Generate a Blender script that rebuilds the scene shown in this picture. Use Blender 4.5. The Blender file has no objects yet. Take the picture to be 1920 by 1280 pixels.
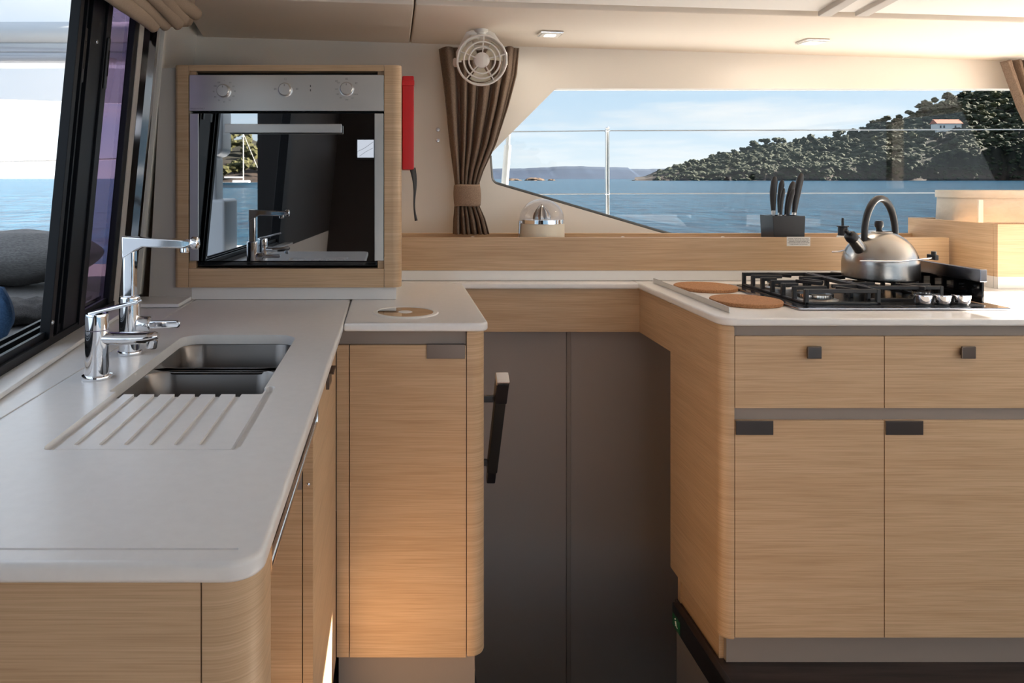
import bpy, bmesh, math, random
from mathutils import Vector, Matrix, noise
PI = math.pi
random.seed(7)
S = bpy.context.scene
COL = S.collection
F, CX, CY, HC = 1400.0, 738.0, 335.0, 1.29      # focal length in pixels, vanishing point, eye height

# ------------------------------------------------------------------ camera, sky, sun, exposure
cam = bpy.data.cameras.new('camera'); cam_o = bpy.data.objects.new('camera', cam); COL.objects.link(cam_o)
cam.sensor_fit = 'HORIZONTAL'; cam.sensor_width = 36; cam.lens = F / 1920 * 36
cam.shift_x = (960 - CX) / 1920; cam.shift_y = (CY - 640) / 1920
cam.clip_start = .02; cam.clip_end = 60000
cam_o.location = (0, 0, HC); cam_o.rotation_euler = (PI / 2, 0, 0)
S.camera = cam_o
S.view_settings.view_transform = 'Standard'; S.view_settings.look = 'None'
S.view_settings.exposure = 1.55; S.view_settings.gamma = 1; S.view_settings.use_curve_mapping = False
try:
    S.cycles.use_denoising = True; S.cycles.max_bounces = 10; S.cycles.diffuse_bounces = 6
    S.cycles.transparent_max_bounces = 16; S.cycles.sample_clamp_indirect = 6; S.cycles.caustics_reflective = False
except Exception: pass

W = bpy.data.worlds.new('sky'); S.world = W; W.use_nodes = True
nt = W.node_tree; nt.nodes.clear()
def wn(t, **k):
    n = nt.nodes.new(t)
    for a, b in k.items(): setattr(n, a, b)
    return n
out = wn('ShaderNodeOutputWorld'); bg = wn('ShaderNodeBackground'); tc = wn('ShaderNodeTexCoord')
sep = wn('ShaderNodeSeparateXYZ'); nt.links.new(tc.outputs['Generated'], sep.inputs[0])
ramp = wn('ShaderNodeValToRGB'); nt.links.new(sep.outputs['Z'], ramp.inputs[0])
e = ramp.color_ramp.elements
e[0].position = 0.0; e[0].color = (.80, .87, .90, 1)
e[1].position = .8; e[1].color = (.50, .62, .80, 1)
x = ramp.color_ramp.elements.new(.10); x.color = (.60, .76, .90, 1)
x = ramp.color_ramp.elements.new(.30); x.color = (.58, .71, .87, 1)
mp = wn('ShaderNodeMapping'); mp.inputs['Scale'].default_value = (2.2, 2.2, 16); nt.links.new(tc.outputs['Generated'], mp.inputs[0])
nz = wn('ShaderNodeTexNoise'); nz.inputs['Scale'].default_value = 1.6; nz.inputs['Detail'].default_value = 7; nz.inputs['Roughness'].default_value = .6
nt.links.new(mp.outputs[0], nz.inputs[0])
cr = wn('ShaderNodeValToRGB'); cr.color_ramp.elements[0].position = .48; cr.color_ramp.elements[1].position = .72
nt.links.new(nz.outputs[0], cr.inputs[0])
mx = wn('ShaderNodeMixRGB'); mx.inputs[2].default_value = (1.0, .97, .93, 1)
nt.links.new(cr.outputs[0], mx.inputs[0]); nt.links.new(ramp.outputs[0], mx.inputs[1])
bg.inputs[1].default_value = .68
nt.links.new(mx.outputs[0], bg.inputs[0]); nt.links.new(bg.outputs[0], out.inputs[0])

sun = bpy.data.lights.new('sun', 'SUN'); sun.energy = 20.0; sun.angle = .009; sun.color = (1, .88, .74)
sun_o = bpy.data.objects.new('sun', sun); COL.objects.link(sun_o)
sun_o.rotation_euler = Vector((1, .095, .398)).to_track_quat('Z', 'Y').to_euler()

# ------------------------------------------------------------------ materials
MAT = {}
def mat(name, col, rough=.5, metal=0, spec=.5, **k):
    m = bpy.data.materials.new(name); m.use_nodes = True
    b = m.node_tree.nodes['Principled BSDF']
    b.inputs['Base Color'].default_value = (*col, 1); b.inputs['Roughness'].default_value = rough
    b.inputs['Metallic'].default_value = metal; b.inputs['Specular IOR Level'].default_value = spec
    for a, v in k.items(): b.inputs[a.replace('_', ' ')].default_value = v
    MAT[name] = m
    return m
def nodes(m): return m.node_tree.nodes, m.node_tree.links, m.node_tree.nodes['Principled BSDF']
def noise_col(m, scale, c0, c1, p0=.35, p1=.65, detail=4, bump=0, bdist=.002, rough=None):
    N, L, b = nodes(m)
    g = N.new('ShaderNodeNewGeometry'); mpn = N.new('ShaderNodeMapping'); mpn.inputs['Scale'].default_value = scale
    L.new(g.outputs['Position'], mpn.inputs[0])
    n = N.new('ShaderNodeTexNoise'); n.inputs['Scale'].default_value = 1; n.inputs['Detail'].default_value = detail; n.inputs['Roughness'].default_value = .6
    L.new(mpn.outputs[0], n.inputs[0])
    r = N.new('ShaderNodeValToRGB'); r.color_ramp.elements[0].position = p0; r.color_ramp.elements[1].position = p1
    r.color_ramp.elements[0].color = (*c0, 1); r.color_ramp.elements[1].color = (*c1, 1)
    L.new(n.outputs[0], r.inputs[0]); L.new(r.outputs[0], b.inputs['Base Color'])
    if bump:
        bp = N.new('ShaderNodeBump'); bp.inputs['Strength'].default_value = bump; bp.inputs['Distance'].default_value = bdist
        L.new(n.outputs[0], bp.inputs['Height']); L.new(bp.outputs[0], b.inputs['Normal'])
    return m
def wood(name, c0, c1, c2, rough=.42):
    m = mat(name, c1, rough); N, L, b = nodes(m)
    g = N.new('ShaderNodeNewGeometry')
    def nz(sc, det, dist=0):
        mpn = N.new('ShaderNodeMapping'); mpn.inputs['Scale'].default_value = sc
        L.new(g.outputs['Position'], mpn.inputs[0])
        n = N.new('ShaderNodeTexNoise'); n.inputs['Scale'].default_value = 1; n.inputs['Detail'].default_value = det
        n.inputs['Distortion'].default_value = dist; L.new(mpn.outputs[0], n.inputs[0]); return n
    fine = nz((7, 7, 480), 3, .3); broad = nz((1.6, 1.6, 40), 4, .6)
    r = N.new('ShaderNodeValToRGB'); r.color_ramp.elements[0].position = .33; r.color_ramp.elements[1].position = .62
    r.color_ramp.elements[0].color = (*c0, 1); r.color_ramp.elements[1].color = (*c1, 1); L.new(fine.outputs[0], r.inputs[0])
    r2 = N.new('ShaderNodeValToRGB'); r2.color_ramp.elements[0].position = .4; r2.color_ramp.elements[1].position = .7
    L.new(broad.outputs[0], r2.inputs[0])
    mxn = N.new('ShaderNodeMixRGB'); L.new(r2.outputs[0], mxn.inputs[0]); L.new(r.outputs[0], mxn.inputs[1])
    mm = N.new('ShaderNodeMixRGB'); mm.blend_type = 'MULTIPLY'; mm.inputs[0].default_value = 1; mm.inputs[2].default_value = (*c2, 1)
    L.new(r.outputs[0], mm.inputs[1]); L.new(mm.outputs[0], mxn.inputs[2]); L.new(mxn.outputs[0], b.inputs['Base Color'])
    bp = N.new('ShaderNodeBump'); bp.inputs['Strength'].default_value = .12; bp.inputs['Distance'].default_value = .001
    L.new(fine.outputs[0], bp.inputs['Height']); L.new(bp.outputs[0], b.inputs['Normal'])
    return m
wood('oak', (.49, .33, .19), (.61, .425, .26), (.90, .87, .83))
noise_col(mat('corian', (.8, .79, .77), .28, spec=.5), (60, 60, 60), (.785, .775, .76), (.81, .80, .785))
mat('white_lacquer', (.80, .79, .77), .35)
mat('greige_laminate', (.34, .285, .255), .42)
mat('greige_rail', (.27, .225, .195), .5)
noise_col(mat('dark_floor', (.03, .022, .02), .45), (3, 40, 40), (.018, .013, .012), (.055, .038, .034))
mat('headliner', (.80, .72, .63), .75)
mat('cream_gelcoat', (.74, .69, .62), .3)
mat('cream_wall', (.80, .755, .69), .35)
mat('ceiling_white', (.86, .83, .79), .5)
mat('panel_greige', (.56, .52, .48), .5)
mat('chrome', (.86, .86, .88), .06, 1)
mat('mirror_steel', (.80, .78, .75), .03, 1)
def brushed(name, col, rough, sc):
    m = mat(name, col, rough, 1); N, L, b = nodes(m)
    g = N.new('ShaderNodeNewGeometry'); mpn = N.new('ShaderNodeMapping'); mpn.inputs['Scale'].default_value = sc
    L.new(g.outputs['Position'], mpn.inputs[0]); n = N.new('ShaderNodeTexNoise'); n.inputs['Scale'].default_value = 1; n.inputs['Detail'].default_value = 2
    L.new(mpn.outputs[0], n.inputs[0]); bp = N.new('ShaderNodeBump'); bp.inputs['Strength'].default_value = .15; bp.inputs['Distance'].default_value = .0006
    L.new(n.outputs[0], bp.inputs['Height']); L.new(bp.outputs[0], b.inputs['Normal']); return m
brushed('brushed_steel', (.62, .60, .58), .30, (12, 12, 900))
brushed('kettle_steel', (.42, .405, .39), .26, (30, 30, 900))
mat('sink_steel', (.22, .205, .195), .3, 1)
mat('handle_bronze', (.15, .12, .105), .28, 1)
mat('black_enamel', (.012, .012, .014), .25)
mat('black_cast', (.014, .014, .016), .45)
mat('black_gloss', (.006, .006, .007), .05, spec=.7)
mat('black_plastic', (.012, .011, .013), .35)
mat('black_rubber', (.012, .012, .012), .6)
mat('anodised_black', (.007, .008, .011), .45, spec=.25)
mat('hob_steel', (.30, .30, .33), .16, 1)
mat('oven_glass', (.42, .43, .44), .012, 1)
mat('dark_void', (.008, .007, .007), .7)
mat('white_plastic', (.82, .80, .76), .4)
mat('cream_plastic', (.80, .74, .60), .35)
noise_col(mat('cork', (.4, .2, .1), .85), (260, 260, 260), (.30, .135, .055), (.50, .25, .115), bump=.3)
noise_col(mat('curtain_cloth', (.16, .11, .08), .9), (500, 500, 160), (.125, .085, .06), (.215, .155, .115), bump=.25)
noise_col(mat('band_cloth', (.25, .17, .12), .95), (400, 400, 400), (.22, .15, .105), (.36, .26, .19), bump=.4)
noise_col(mat('blind_cloth', (.42, .32, .23), .9), (500, 500, 500), (.36, .27, .195), (.46, .355, .26), bump=.2)
noise_col(mat('grey_cloth', (.09, .085, .085), .9), (70, 300, 300), (.085, .08, .078), (.15, .145, .14), bump=.2)
noise_col(mat('dark_cloth', (.05, .045, .045), .9), (300, 300, 300), (.035, .03, .03), (.07, .065, .06))
noise_col(mat('blue_cloth', (.03, .08, .18), .85), (300, 300, 300), (.025, .07, .16), (.05, .12, .24))
noise_col(mat('canvas_bag', (.6, .55, .46), .8), (9, 9, 14), (.46, .44, .39), (.54, .52, .47), bump=.3, bdist=.02)
mat('red_plastic', (.62, .010, .016), .38)
mat('paper_white', (.80, .79, .77), .6)
mat('print_black', (.02, .02, .02), .6)
mat('print_grey', (.25, .24, .23), .6)
mat('sign_green', (.01, .16, .06), .5)
mat('stanchion_steel', (.75, .74, .72), .15, 1)
mat('wire_steel', (.45, .44, .43), .35, 1)
mat('gelcoat_white', (.82, .83, .84), .3)
mat('awning_grey', (.42, .44, .46), .7)
mat('awning_white', (.80, .81, .82), .6)
mat('roof_tile', (.42, .13, .075), .8)
mat('house_wall', (.78, .77, .74), .8)
mat('window_dark', (.03, .035, .045), .2)
mat('sail_white', (.85, .85, .84), .6)
mat('bulkhead_dark', (.022, .018, .017), .55)
def emis(name, col, s):
    m = mat(name, (0, 0, 0), .5); b = m.node_tree.nodes['Principled BSDF']
    b.inputs['Emission Color'].default_value = (*col, 1); b.inputs['Emission Strength'].default_value = s
emis('lamp_lens', (1, .97, .93), 1.6)
emis('screen_on', (.85, .9, 1), .55)
def thin_glass(name, tint, refl=1.0, rough=0.0):
    m = bpy.data.materials.new(name); m.use_nodes = True; N = m.node_tree.nodes; L = m.node_tree.links; N.clear()
    o = N.new('ShaderNodeOutputMaterial'); t = N.new('ShaderNodeBsdfTransparent'); g = N.new('ShaderNodeBsdfGlossy')
    t.inputs[0].default_value = (*tint, 1); g.inputs['Roughness'].default_value = rough; g.inputs[0].default_value = (refl, refl, refl, 1)
    lwn = N.new('ShaderNodeLayerWeight'); lwn.inputs[0].default_value = .5
    pw = N.new('ShaderNodeMath'); pw.operation = 'POWER'; pw.inputs[1].default_value = 4.5; L.new(lwn.outputs['Facing'], pw.inputs[0])
    fr = N.new('ShaderNodeMath'); fr.operation = 'MULTIPLY_ADD'; fr.inputs[1].default_value = .8; fr.inputs[2].default_value = .06; L.new(pw.outputs[0], fr.inputs[0])
    mxs = N.new('ShaderNodeMixShader'); L.new(fr.outputs[0], mxs.inputs[0]); L.new(t.outputs[0], mxs.inputs[1]); L.new(g.outputs[0], mxs.inputs[2])
    L.new(mxs.outputs[0], o.inputs[0]); MAT[name] = m
thin_glass('window_glass', (.74, .76, .77), .28)
thin_glass('purple_glass', (.50, .43, .55), .8)
thin_glass('clear_plastic', (.90, .90, .92), .9)
# sea
m = mat('sea_water', (.012, .085, .16), .2, spec=.10); N, L, b = nodes(m)
g = N.new('ShaderNodeNewGeometry')
def sea_noise(s, det):
    mpn = N.new('ShaderNodeMapping'); mpn.inputs['Scale'].default_value = s; L.new(g.outputs['Position'], mpn.inputs[0])
    n = N.new('ShaderNodeTexNoise'); n.inputs['Scale'].default_value = 1; n.inputs['Detail'].default_value = det; n.inputs['Roughness'].default_value = .65
    L.new(mpn.outputs[0], n.inputs[0]); return n
n1 = sea_noise((1.3, .38, 1), 8); n2 = sea_noise((.05, .11, 1), 5)
ad = N.new('ShaderNodeMath'); ad.operation = 'MULTIPLY_ADD'; ad.inputs[1].default_value = 4; L.new(n2.outputs[0], ad.inputs[0]); L.new(n1.outputs[0], ad.inputs[2])
bp = N.new('ShaderNodeBump'); bp.inputs['Strength'].default_value = 1.0; bp.inputs['Distance'].default_value = 1.0
L.new(ad.outputs[0], bp.inputs['Height']); L.new(bp.outputs[0], b.inputs['Normal'])
r = N.new('ShaderNodeValToRGB'); r.color_ramp.elements[0].position = .35; r.color_ramp.elements[1].position = .68
r.color_ramp.elements[0].color = (.0003, .011, .034, 1); r.color_ramp.elements[1].color = (.012, .085, .15, 1)
L.new(n1.outputs[0], r.inputs[0]); L.new(r.outputs[0], b.inputs['Base Color'])
# headland ground: rock by the water, scrub above (colours darkened to stand for backlit shade)
m = mat('headland_ground', (.05, .05, .03), .95); N, L, b = nodes(m)
g = N.new('ShaderNodeNewGeometry'); sp = N.new('ShaderNodeSeparateXYZ'); L.new(g.outputs['Position'], sp.inputs[0])
n = N.new('ShaderNodeTexNoise'); n.inputs['Scale'].default_value = .22; n.inputs['Detail'].default_value = 8; n.inputs['Roughness'].default_value = .7; L.new(g.outputs['Position'], n.inputs[0])
ro = N.new('ShaderNodeValToRGB'); ro.color_ramp.elements[0].color = (.010, .007, .006, 1); ro.color_ramp.elements[1].color = (.055, .032, .021, 1)
ro.color_ramp.elements[0].position = .35; ro.color_ramp.elements[1].position = .7; L.new(n.outputs[0], ro.inputs[0])
gr = N.new('ShaderNodeValToRGB'); gr.color_ramp.elements[0].color = (.004, .005, .003, 1); gr.color_ramp.elements[1].color = (.018, .018, .009, 1)
gr.color_ramp.elements[0].position = .35; gr.color_ramp.elements[1].position = .7; L.new(n.outputs[0], gr.inputs[0])
ma = N.new('ShaderNodeMath'); ma.operation = 'MULTIPLY_ADD'; ma.inputs[1].default_value = 30; L.new(n.outputs[0], ma.inputs[0]); L.new(sp.outputs['Z'], ma.inputs[2])
mr = N.new('ShaderNodeMapRange'); mr.inputs['From Min'].default_value = 20; mr.inputs['From Max'].default_value = 32; L.new(ma.outputs[0], mr.inputs[0])
mxx = N.new('ShaderNodeMixRGB'); L.new(mr.outputs[0], mxx.inputs[0]); L.new(ro.outputs[0], mxx.inputs[1]); L.new(gr.outputs[0], mxx.inputs[2]); L.new(mxx.outputs[0], b.inputs['Base Color'])
noise_col(mat('pine_leaf', (.04, .06, .02), .9), (.5, .5, .5), (.007, .012, .004), (.034, .042, .013), detail=6)
noise_col(mat('pine_leaf_pale', (.1, .1, .04), .9), (.5, .5, .5), (.03, .033, .010), (.085, .082, .026), detail=6)
mat('bark', (.06, .04, .03), .9)
noise_col(mat('far_ridge_haze_blue', (.09, .14, .22), 1), (.004, .004, .01), (.012, .030, .068), (.020, .044, .090))  # blue of the distance haze is put into the ridge colour
noise_col(mat('rock', (.1, .06, .04), .95), (.3, .3, .3), (.04, .028, .02), (.2, .125, .08))

# ------------------------------------------------------------------ mesh helpers
LOC = {}
def thing(name, label, cat, loc, group=None, kind=None):
    o = bpy.data.objects.new(name, None); COL.objects.link(o); o.location = loc; o.empty_display_size = .05
    o['label'] = label
    if cat: o['category'] = cat
    if group: o['group'] = group
    if kind: o['kind'] = kind
    LOC[o] = Vector(loc); return o
class MB:
    """collects shapes in world coordinates; build() links them as one mesh object"""
    def __init__(s): s.bm = bmesh.new()
    def _merge(s, b):
        me = bpy.data.meshes.new('t'); b.to_mesh(me); b.free(); s.bm.from_mesh(me); bpy.data.meshes.remove(me)
    def box(s, x0, x1, y0, y1, z0, z1, bev=0, seg=2, fn=None, M=None):
        b = bmesh.new()
        v = [b.verts.new((x, y, z)) for x in (x0, x1) for y in (y0, y1) for z in (z0, z1)]
        for f in ((0, 1, 3, 2), (4, 6, 7, 5), (0, 4, 5, 1), (2, 3, 7, 6), (0, 2, 6, 4), (1, 5, 7, 3)): b.faces.new([v[i] for i in f])
        bmesh.ops.recalc_face_normals(b, faces=b.faces)
        if bev: bmesh.ops.bevel(b, geom=b.edges[:], offset=bev, segments=seg, affect='EDGES', profile=.5)
        if fn:
            for q in b.verts: q.co = fn(q.co)
        if M: b.transform(M)
        s._merge(b); return s
    def prism(s, pts, axis, a0, a1, bev=0, seg=2, M=None):
        """polygon pts in the plane across axis, pushed from a0 to a1"""
        b = bmesh.new()
        def c(p, a): return {'X': (a, p[0], p[1]), 'Y': (p[0], a, p[1]), 'Z': (p[0], p[1], a)}[axis]
        A = [b.verts.new(c(p, a0)) for p in pts]; B = [b.verts.new(c(p, a1)) for p in pts]; n = len(pts)
        caps = [b.faces.new(A), b.faces.new(B[::-1])]
        for i in range(n): b.faces.new((A[i], B[i], B[(i + 1) % n], A[(i + 1) % n]))
        bmesh.ops.recalc_face_normals(b, faces=b.faces)
        if bev:
            ed = set(e for f in caps for e in f.edges)
            bmesh.ops.bevel(b, geom=list(ed), offset=bev, segments=seg, affect='EDGES', profile=.5)
        if M: b.transform(M)
        s._merge(b); return s
    def lathe(s, prof, loc=(0, 0, 0), n=32, M=None, close=True):
        b = bmesh.new(); rings = []
        for r, z in prof:
            if r < 1e-6: rings.append([b.verts.new((0, 0, z))])
            else: rings.append([b.verts.new((r * math.cos(2 * PI * i / n), r * math.sin(2 * PI * i / n), z)) for i in range(n)])
        for a, c in zip(rings, rings[1:]):
            for i in range(n):
                j = (i + 1) % n
                q = [a[i % len(a)], a[j % len(a)], c[j % len(c)], c[i % len(c)]]
                u = []
                for t in q:
                    if t not in u: u.append(t)
                if len(u) > 2: b.faces.new(u)
        bmesh.ops.recalc_face_normals(b, faces=b.faces)
        if M: b.transform(M)
        b.transform(Matrix.Translation(loc)); s._merge(b); return s
    def tube(s, path, r, n=10, closed=False, sx=1, sy=1):
        path = [Vector(p) for p in path]; b = bmesh.new(); rings = []; N = len(path); up = None
        for i, p in enumerate(path):
            if closed: t = path[(i + 1) % N] - path[i - 1]
            else: t = path[min(i + 1, N - 1)] - path[max(i - 1, 0)]
            t.normalize()
            if up is None: up = Vector((0, 0, 1)) if abs(t.z) < .9 else Vector((0, 1, 0))
            u = (up - t * up.dot(t)).normalized(); w = t.cross(u); up = u
            rr = r[i] if isinstance(r, (list, tuple)) else r
            rings.append([b.verts.new(p + (u * math.cos(2 * PI * k / n) * sx + w * math.sin(2 * PI * k / n) * sy) * rr) for k in range(n)])
        for i in range(N if closed else N - 1):
            A, B = rings[i], rings[(i + 1) % N]
            for k in range(n): b.faces.new((A[k], A[(k + 1) % n], B[(k + 1) % n], B[k]))
        if not closed: b.faces.new(rings[0][::-1]); b.faces.new(rings[-1])
        bmesh.ops.recalc_face_normals(b, faces=b.faces); s._merge(b); return s
    def grid(s, f, nu, nv, closed_u=False):
        b = bmesh.new(); V = [[b.verts.new(f(i / (nu if closed_u else nu - 1), j / (nv - 1))) for i in range(nu)] for j in range(nv)]
        for j in range(nv - 1):
            for i in range(nu if closed_u else nu - 1): b.faces.new((V[j][i], V[j][(i + 1) % nu], V[j + 1][(i + 1) % nu], V[j + 1][i]))
        s._merge(b); return s
    def build(s, name, m, parent=None, smooth=None, label=None, cat=None, group=None, kind=None, loc=None, root=None):
        me = bpy.data.meshes.new(name); bm = s.bm
        if parent is not None:
            q = parent
            while q.parent: q = q.parent
            off = LOC[q]
        else:
            if loc is None:
                if len(bm.verts):
                    xs = [v.co for v in bm.verts]
                    loc = ((min(c.x for c in xs) + max(c.x for c in xs)) / 2, (min(c.y for c in xs) + max(c.y for c in xs)) / 2, min(c.z for c in xs))
                else: loc = (0, 0, 0)
            off = Vector(loc)
        bm.transform(Matrix.Translation(-off))
        if smooth is not None:
            lim = math.radians(smooth)
            for f in bm.faces: f.smooth = True
            for ed in bm.edges:
                if len(ed.link_faces) == 2 and ed.calc_face_angle(0) > lim: ed.smooth = False
        bm.to_mesh(me); bm.free()
        me.materials.append(MAT[m] if isinstance(m, str) else m)
        o = bpy.data.objects.new(name, me); COL.objects.link(o)
        if smooth is not None and smooth <= 50:
            wnm = o.modifiers.new('weighted_normals', 'WEIGHTED_NORMAL'); wnm.keep_sharp = True; wnm.weight = 80
        if parent is not None: o.parent = parent
        else: o.location = off; LOC[o] = off
        if label: o['label'] = label
        if cat: o['category'] = cat
        if group: o['group'] = group
        if kind: o['kind'] = kind
        return o
def box(name, m, parent, x0, x1, y0, y1, z0, z1, bev=.0015, **k): return MB().box(x0, x1, y0, y1, z0, z1, bev).build(name, m, parent, smooth=40, **k)
def rounded(pts_r, seg=8):
    """polygon with a radius per corner: [(x, y, r), ...]"""
    o = []; n = len(pts_r)
    for i in range(n):
        p = Vector(pts_r[i][:2]); r = pts_r[i][2]
        if r <= 0: o.append(tuple(p)); continue
        a = (Vector(pts_r[i - 1][:2]) - p).normalized(); b = (Vector(pts_r[(i + 1) % n][:2]) - p).normalized()
        ang = a.angle(b); d = r / math.tan(ang / 2); c = p + (a + b).normalized() * (r / math.sin(ang / 2))
        s0 = p + a * d - c; s1 = p + b * d - c; th = s0.angle(s1); sg = 1 if s0.x * s1.y - s0.y * s1.x > 0 else -1
        for k in range(seg + 1):
            t = sg * th * k / seg; o.append((c.x + s0.x * math.cos(t) - s0.y * math.sin(t), c.y + s0.x * math.sin(t) + s0.y * math.cos(t)))
    return o
def cut(base, cutters, name, m, parent=None, smooth=35, **k):
    """base MB minus cutter MBs, linked as one mesh"""
    def tmp(mb):
        me = bpy.data.meshes.new('tmp'); mb.bm.to_mesh(me); mb.bm.free(); o = bpy.data.objects.new('tmp', me); COL.objects.link(o); return o
    bo = tmp(base); cs = [tmp(c) for c in cutters]
    for c in cs:
        md = bo.modifiers.new('b', 'BOOLEAN'); md.operation = 'DIFFERENCE'; md.object = c; md.solver = 'EXACT'
    bpy.context.view_layer.update()
    me = bpy.data.meshes.new_from_object(bo.evaluated_get(bpy.context.evaluated_depsgraph_get()))
    r = MB(); r.bm.from_mesh(me)
    for o in [bo] + cs: dm = o.data; bpy.data.objects.remove(o); bpy.data.meshes.remove(dm)
    bpy.data.meshes.remove(me)
    return r.build(name, m, parent, smooth=smooth, **k)
def text(name, s, size, M, m, parent, align='CENTER', space=1.0):
    cu = bpy.data.curves.new('txt', 'FONT'); cu.body = s; cu.size = size; cu.align_x = align; cu.align_y = 'CENTER'; cu.space_line = space; cu.extrude = .0002
    cu.resolution_u = 2
    o = bpy.data.objects.new('txt', cu); COL.objects.link(o); bpy.context.view_layer.update()
    me = bpy.data.meshes.new_from_object(o.evaluated_get(bpy.context.evaluated_depsgraph_get()))
    bpy.data.objects.remove(o); bpy.data.curves.remove(cu)
    r = MB(); r.bm.from_mesh(me); bpy.data.meshes.remove(me); r.bm.transform(M)
    return r.build(name, m, parent)
def face_text(x, y, z): return Matrix.Translation((x, y, z)) @ Matrix.Rotation(PI / 2, 4, 'X')
def struct(o, label): o['kind'] = 'structure'; o['label'] = label; return o
def pos(px, py, d): return Vector(((px - CX) * d / F, d, HC - (py - CY) * d / F))
ZC = .93                                                     # worktop height

# leaning left wall: x as a function of depth and height
def WL(d, z, o=0): return -.69 - .0945 * (d - 1.21) + .095 * (z - .95) + o
def lw(co): return Vector((WL(co.y, co.z, co.x), co.y, co.z))     # local x = offset from the wall plane
def lbox(mb, d0, d1, z0, z1, o0, o1, bev=0): return mb.box(o0, o1, d0, d1, z0, z1, bev, fn=lw)

# ------------------------------------------------------------------ the setting
fl = MB()
fl.box(-1.0, .205, -2.6, 3.0, -.04, 0).box(.205, .865, -2.6, 1.893, -.04, 0).box(.865, 3.5, -2.6, 2.295, -.04, 0)
struct(fl.build('floor', 'dark_floor'), 'dark brown wooden cabin floor')
def zs(x): return 1.818 - .0295 * x                          # soffit height falls towards starboard
def sl(co): return Vector((co.x, co.y, co.z + zs(co.x)))
ce = MB().box(-1.0, 3.5, -1.3, 2.235, .008, .05, .012, fn=sl)
ceil_o = struct(ce.build('ceiling', 'ceiling_white', smooth=40), 'bright white cabin ceiling')
MB().box(-1.0, 3.5, 2.2, 2.98, .055, .08, fn=sl).build('ceiling_backing', 'headliner', ceil_o)
sf = thing('trim_1', 'beige upholstered headliner panels above the window', None, (.9, 2.6, 1.8), kind='structure')
MB().box(-.78, .062, 2.262, 2.905, 0, .03, .006, fn=lambda c: Vector((max(c.x, -.66 - .13 * (c.y - 2.3)), c.y, c.z + zs(c.x)))).build('headliner_panel', 'headliner', sf, smooth=40)
MB().box(.067, 3.5, 2.262, 2.905, 0, .03, .006, fn=sl).build('headliner_panel', 'headliner', sf, smooth=40)

def wx(px, d=2.9): return (px - CX) * d / F
def wz(py, d=2.9): return HC - (py - CY) * d / F
win = rounded([(wx(1042), wz(166), .02), (3.2, wz(166), .05), (3.2, .98, .05), (wx(1420), .98, .05), (wx(1232), wz(434), .3), (wx(922), wz(343), .035), (wx(918), wz(290), .02)], 6)
base = MB().box(-.95, 3.5, 2.9, 2.97, -.9, 1.98)
cutm = MB().prism(win, 'Y', 2.8, 3.1)
wf = cut(base, [cutm], 'wall_far', 'cream_wall', smooth=30); struct(wf, 'cream moulded wall around the long window')
w1 = thing('window_1', 'long tinted cabin window looking out to sea', None, (1.5, 2.93, .98), kind='structure')
MB().prism(win, 'Y', 2.94, 2.944).build('pane', 'window_glass', w1)
path = [(x, 2.925, z) for x, z in win[14:46]]
MB().tube(path, .011, 8).build('seal', 'black_rubber', w1, smooth=60)
for z in (wz(243), wz(263)):
    MB().lathe([(0, .004), (.007, .003), (.0085, 0)], (wx(821), 2.9, z), 12, Matrix.Rotation(PI / 2, 4, 'X')).build('screw', 'brushed_steel', wf, smooth=40)

lwm = MB()
lbox(lwm, 2.07, 2.95, ZC - .02, 1.99, -.02, 0); lbox(lwm, -1.3, 2.95, -.05, ZC - .02, -.05, 0)
lbox(lwm, .36, 2.07, 1.77, 1.99, -.05, 0)
wl = lwm.build('wall_left', 'cream_wall'); struct(wl, 'cream cabin side leaning inwards beside the sink')
lbox(MB(), -1.3, .36, ZC - .02, 1.99, -.05, 0).build('aft_lining', 'bulkhead_dark', wl)
MB().box(-1.0, .25, -1.12, -1.08, 0, 1.9).build('wall_rear', 'bulkhead_dark', label='dark bulkhead behind the galley', kind='structure')
wr = MB().box(3.42, 3.5, -1.3, 3.0, 0, .85).box(3.42, 3.5, -1.3, 3.0, 1.70, 1.98).box(3.42, 3.5, 2.8, 3.0, .85, 1.7).box(3.42, 3.5, .7, .76, .85, 1.7)
struct(wr.build('wall_right', 'cream_wall'), 'cream cabin side with long window opening')

# left sliding window
w2 = thing('window_2', 'black framed sliding window beside the sink', None, (WL(1.5, .95), 1.5, .95), kind='structure')
mu = MB()
lbox(mu, 1.552, 1.575, .95, 1.95, -.016, .006, .002); lbox(mu, 1.575, 1.60, .95, 1.95, -.016, -.004); lbox(mu, 1.60, 1.606, .95, 1.95, -.016, .004)
lbox(mu, 1.606, 1.645, .95, 1.95, -.016, -.008); lbox(mu, 1.645, 1.735, .95, 1.95, -.016, .002, .002); lbox(mu, 1.735, 1.772, .95, 1.95, -.016, .008, .002)
mu.build('mullion', 'anodised_black', w2, smooth=40)
for d0, d1, o in ((1.612, 1.638, -.008), (1.742, 1.758, .008)):
    lt = lbox(MB(), d0, d1, 1.50, 1.62, o, o + .006, .003).build('latch', 'black_plastic', w2, smooth=40)
    lbox(MB(), d0 + .006, d1 - .006, 1.53, 1.59, o + .005, o + .0075).build('latch_slot', 'dark_void', lt)
for d, z in ((1.69, 1.60), (1.562, .99)):
    o = .002 if d > 1.6 else .006
    MB().lathe([(0, .003), (.004, .002), (.005, 0)], (WL(d, z, o), d, z), 12, Matrix.Rotation(PI / 2, 4, 'Y')).build('screw', 'chrome', w2, smooth=40)
lbox(MB(), 1.77, 1.995, .96, 1.95, -.014, -.010).build('tinted_pane', 'purple_glass', w2)
lbox(MB(), 1.992, 2.035, .95, 1.95, -.014, .004, .002).build('jamb', 'anodised_black', w2)
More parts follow.
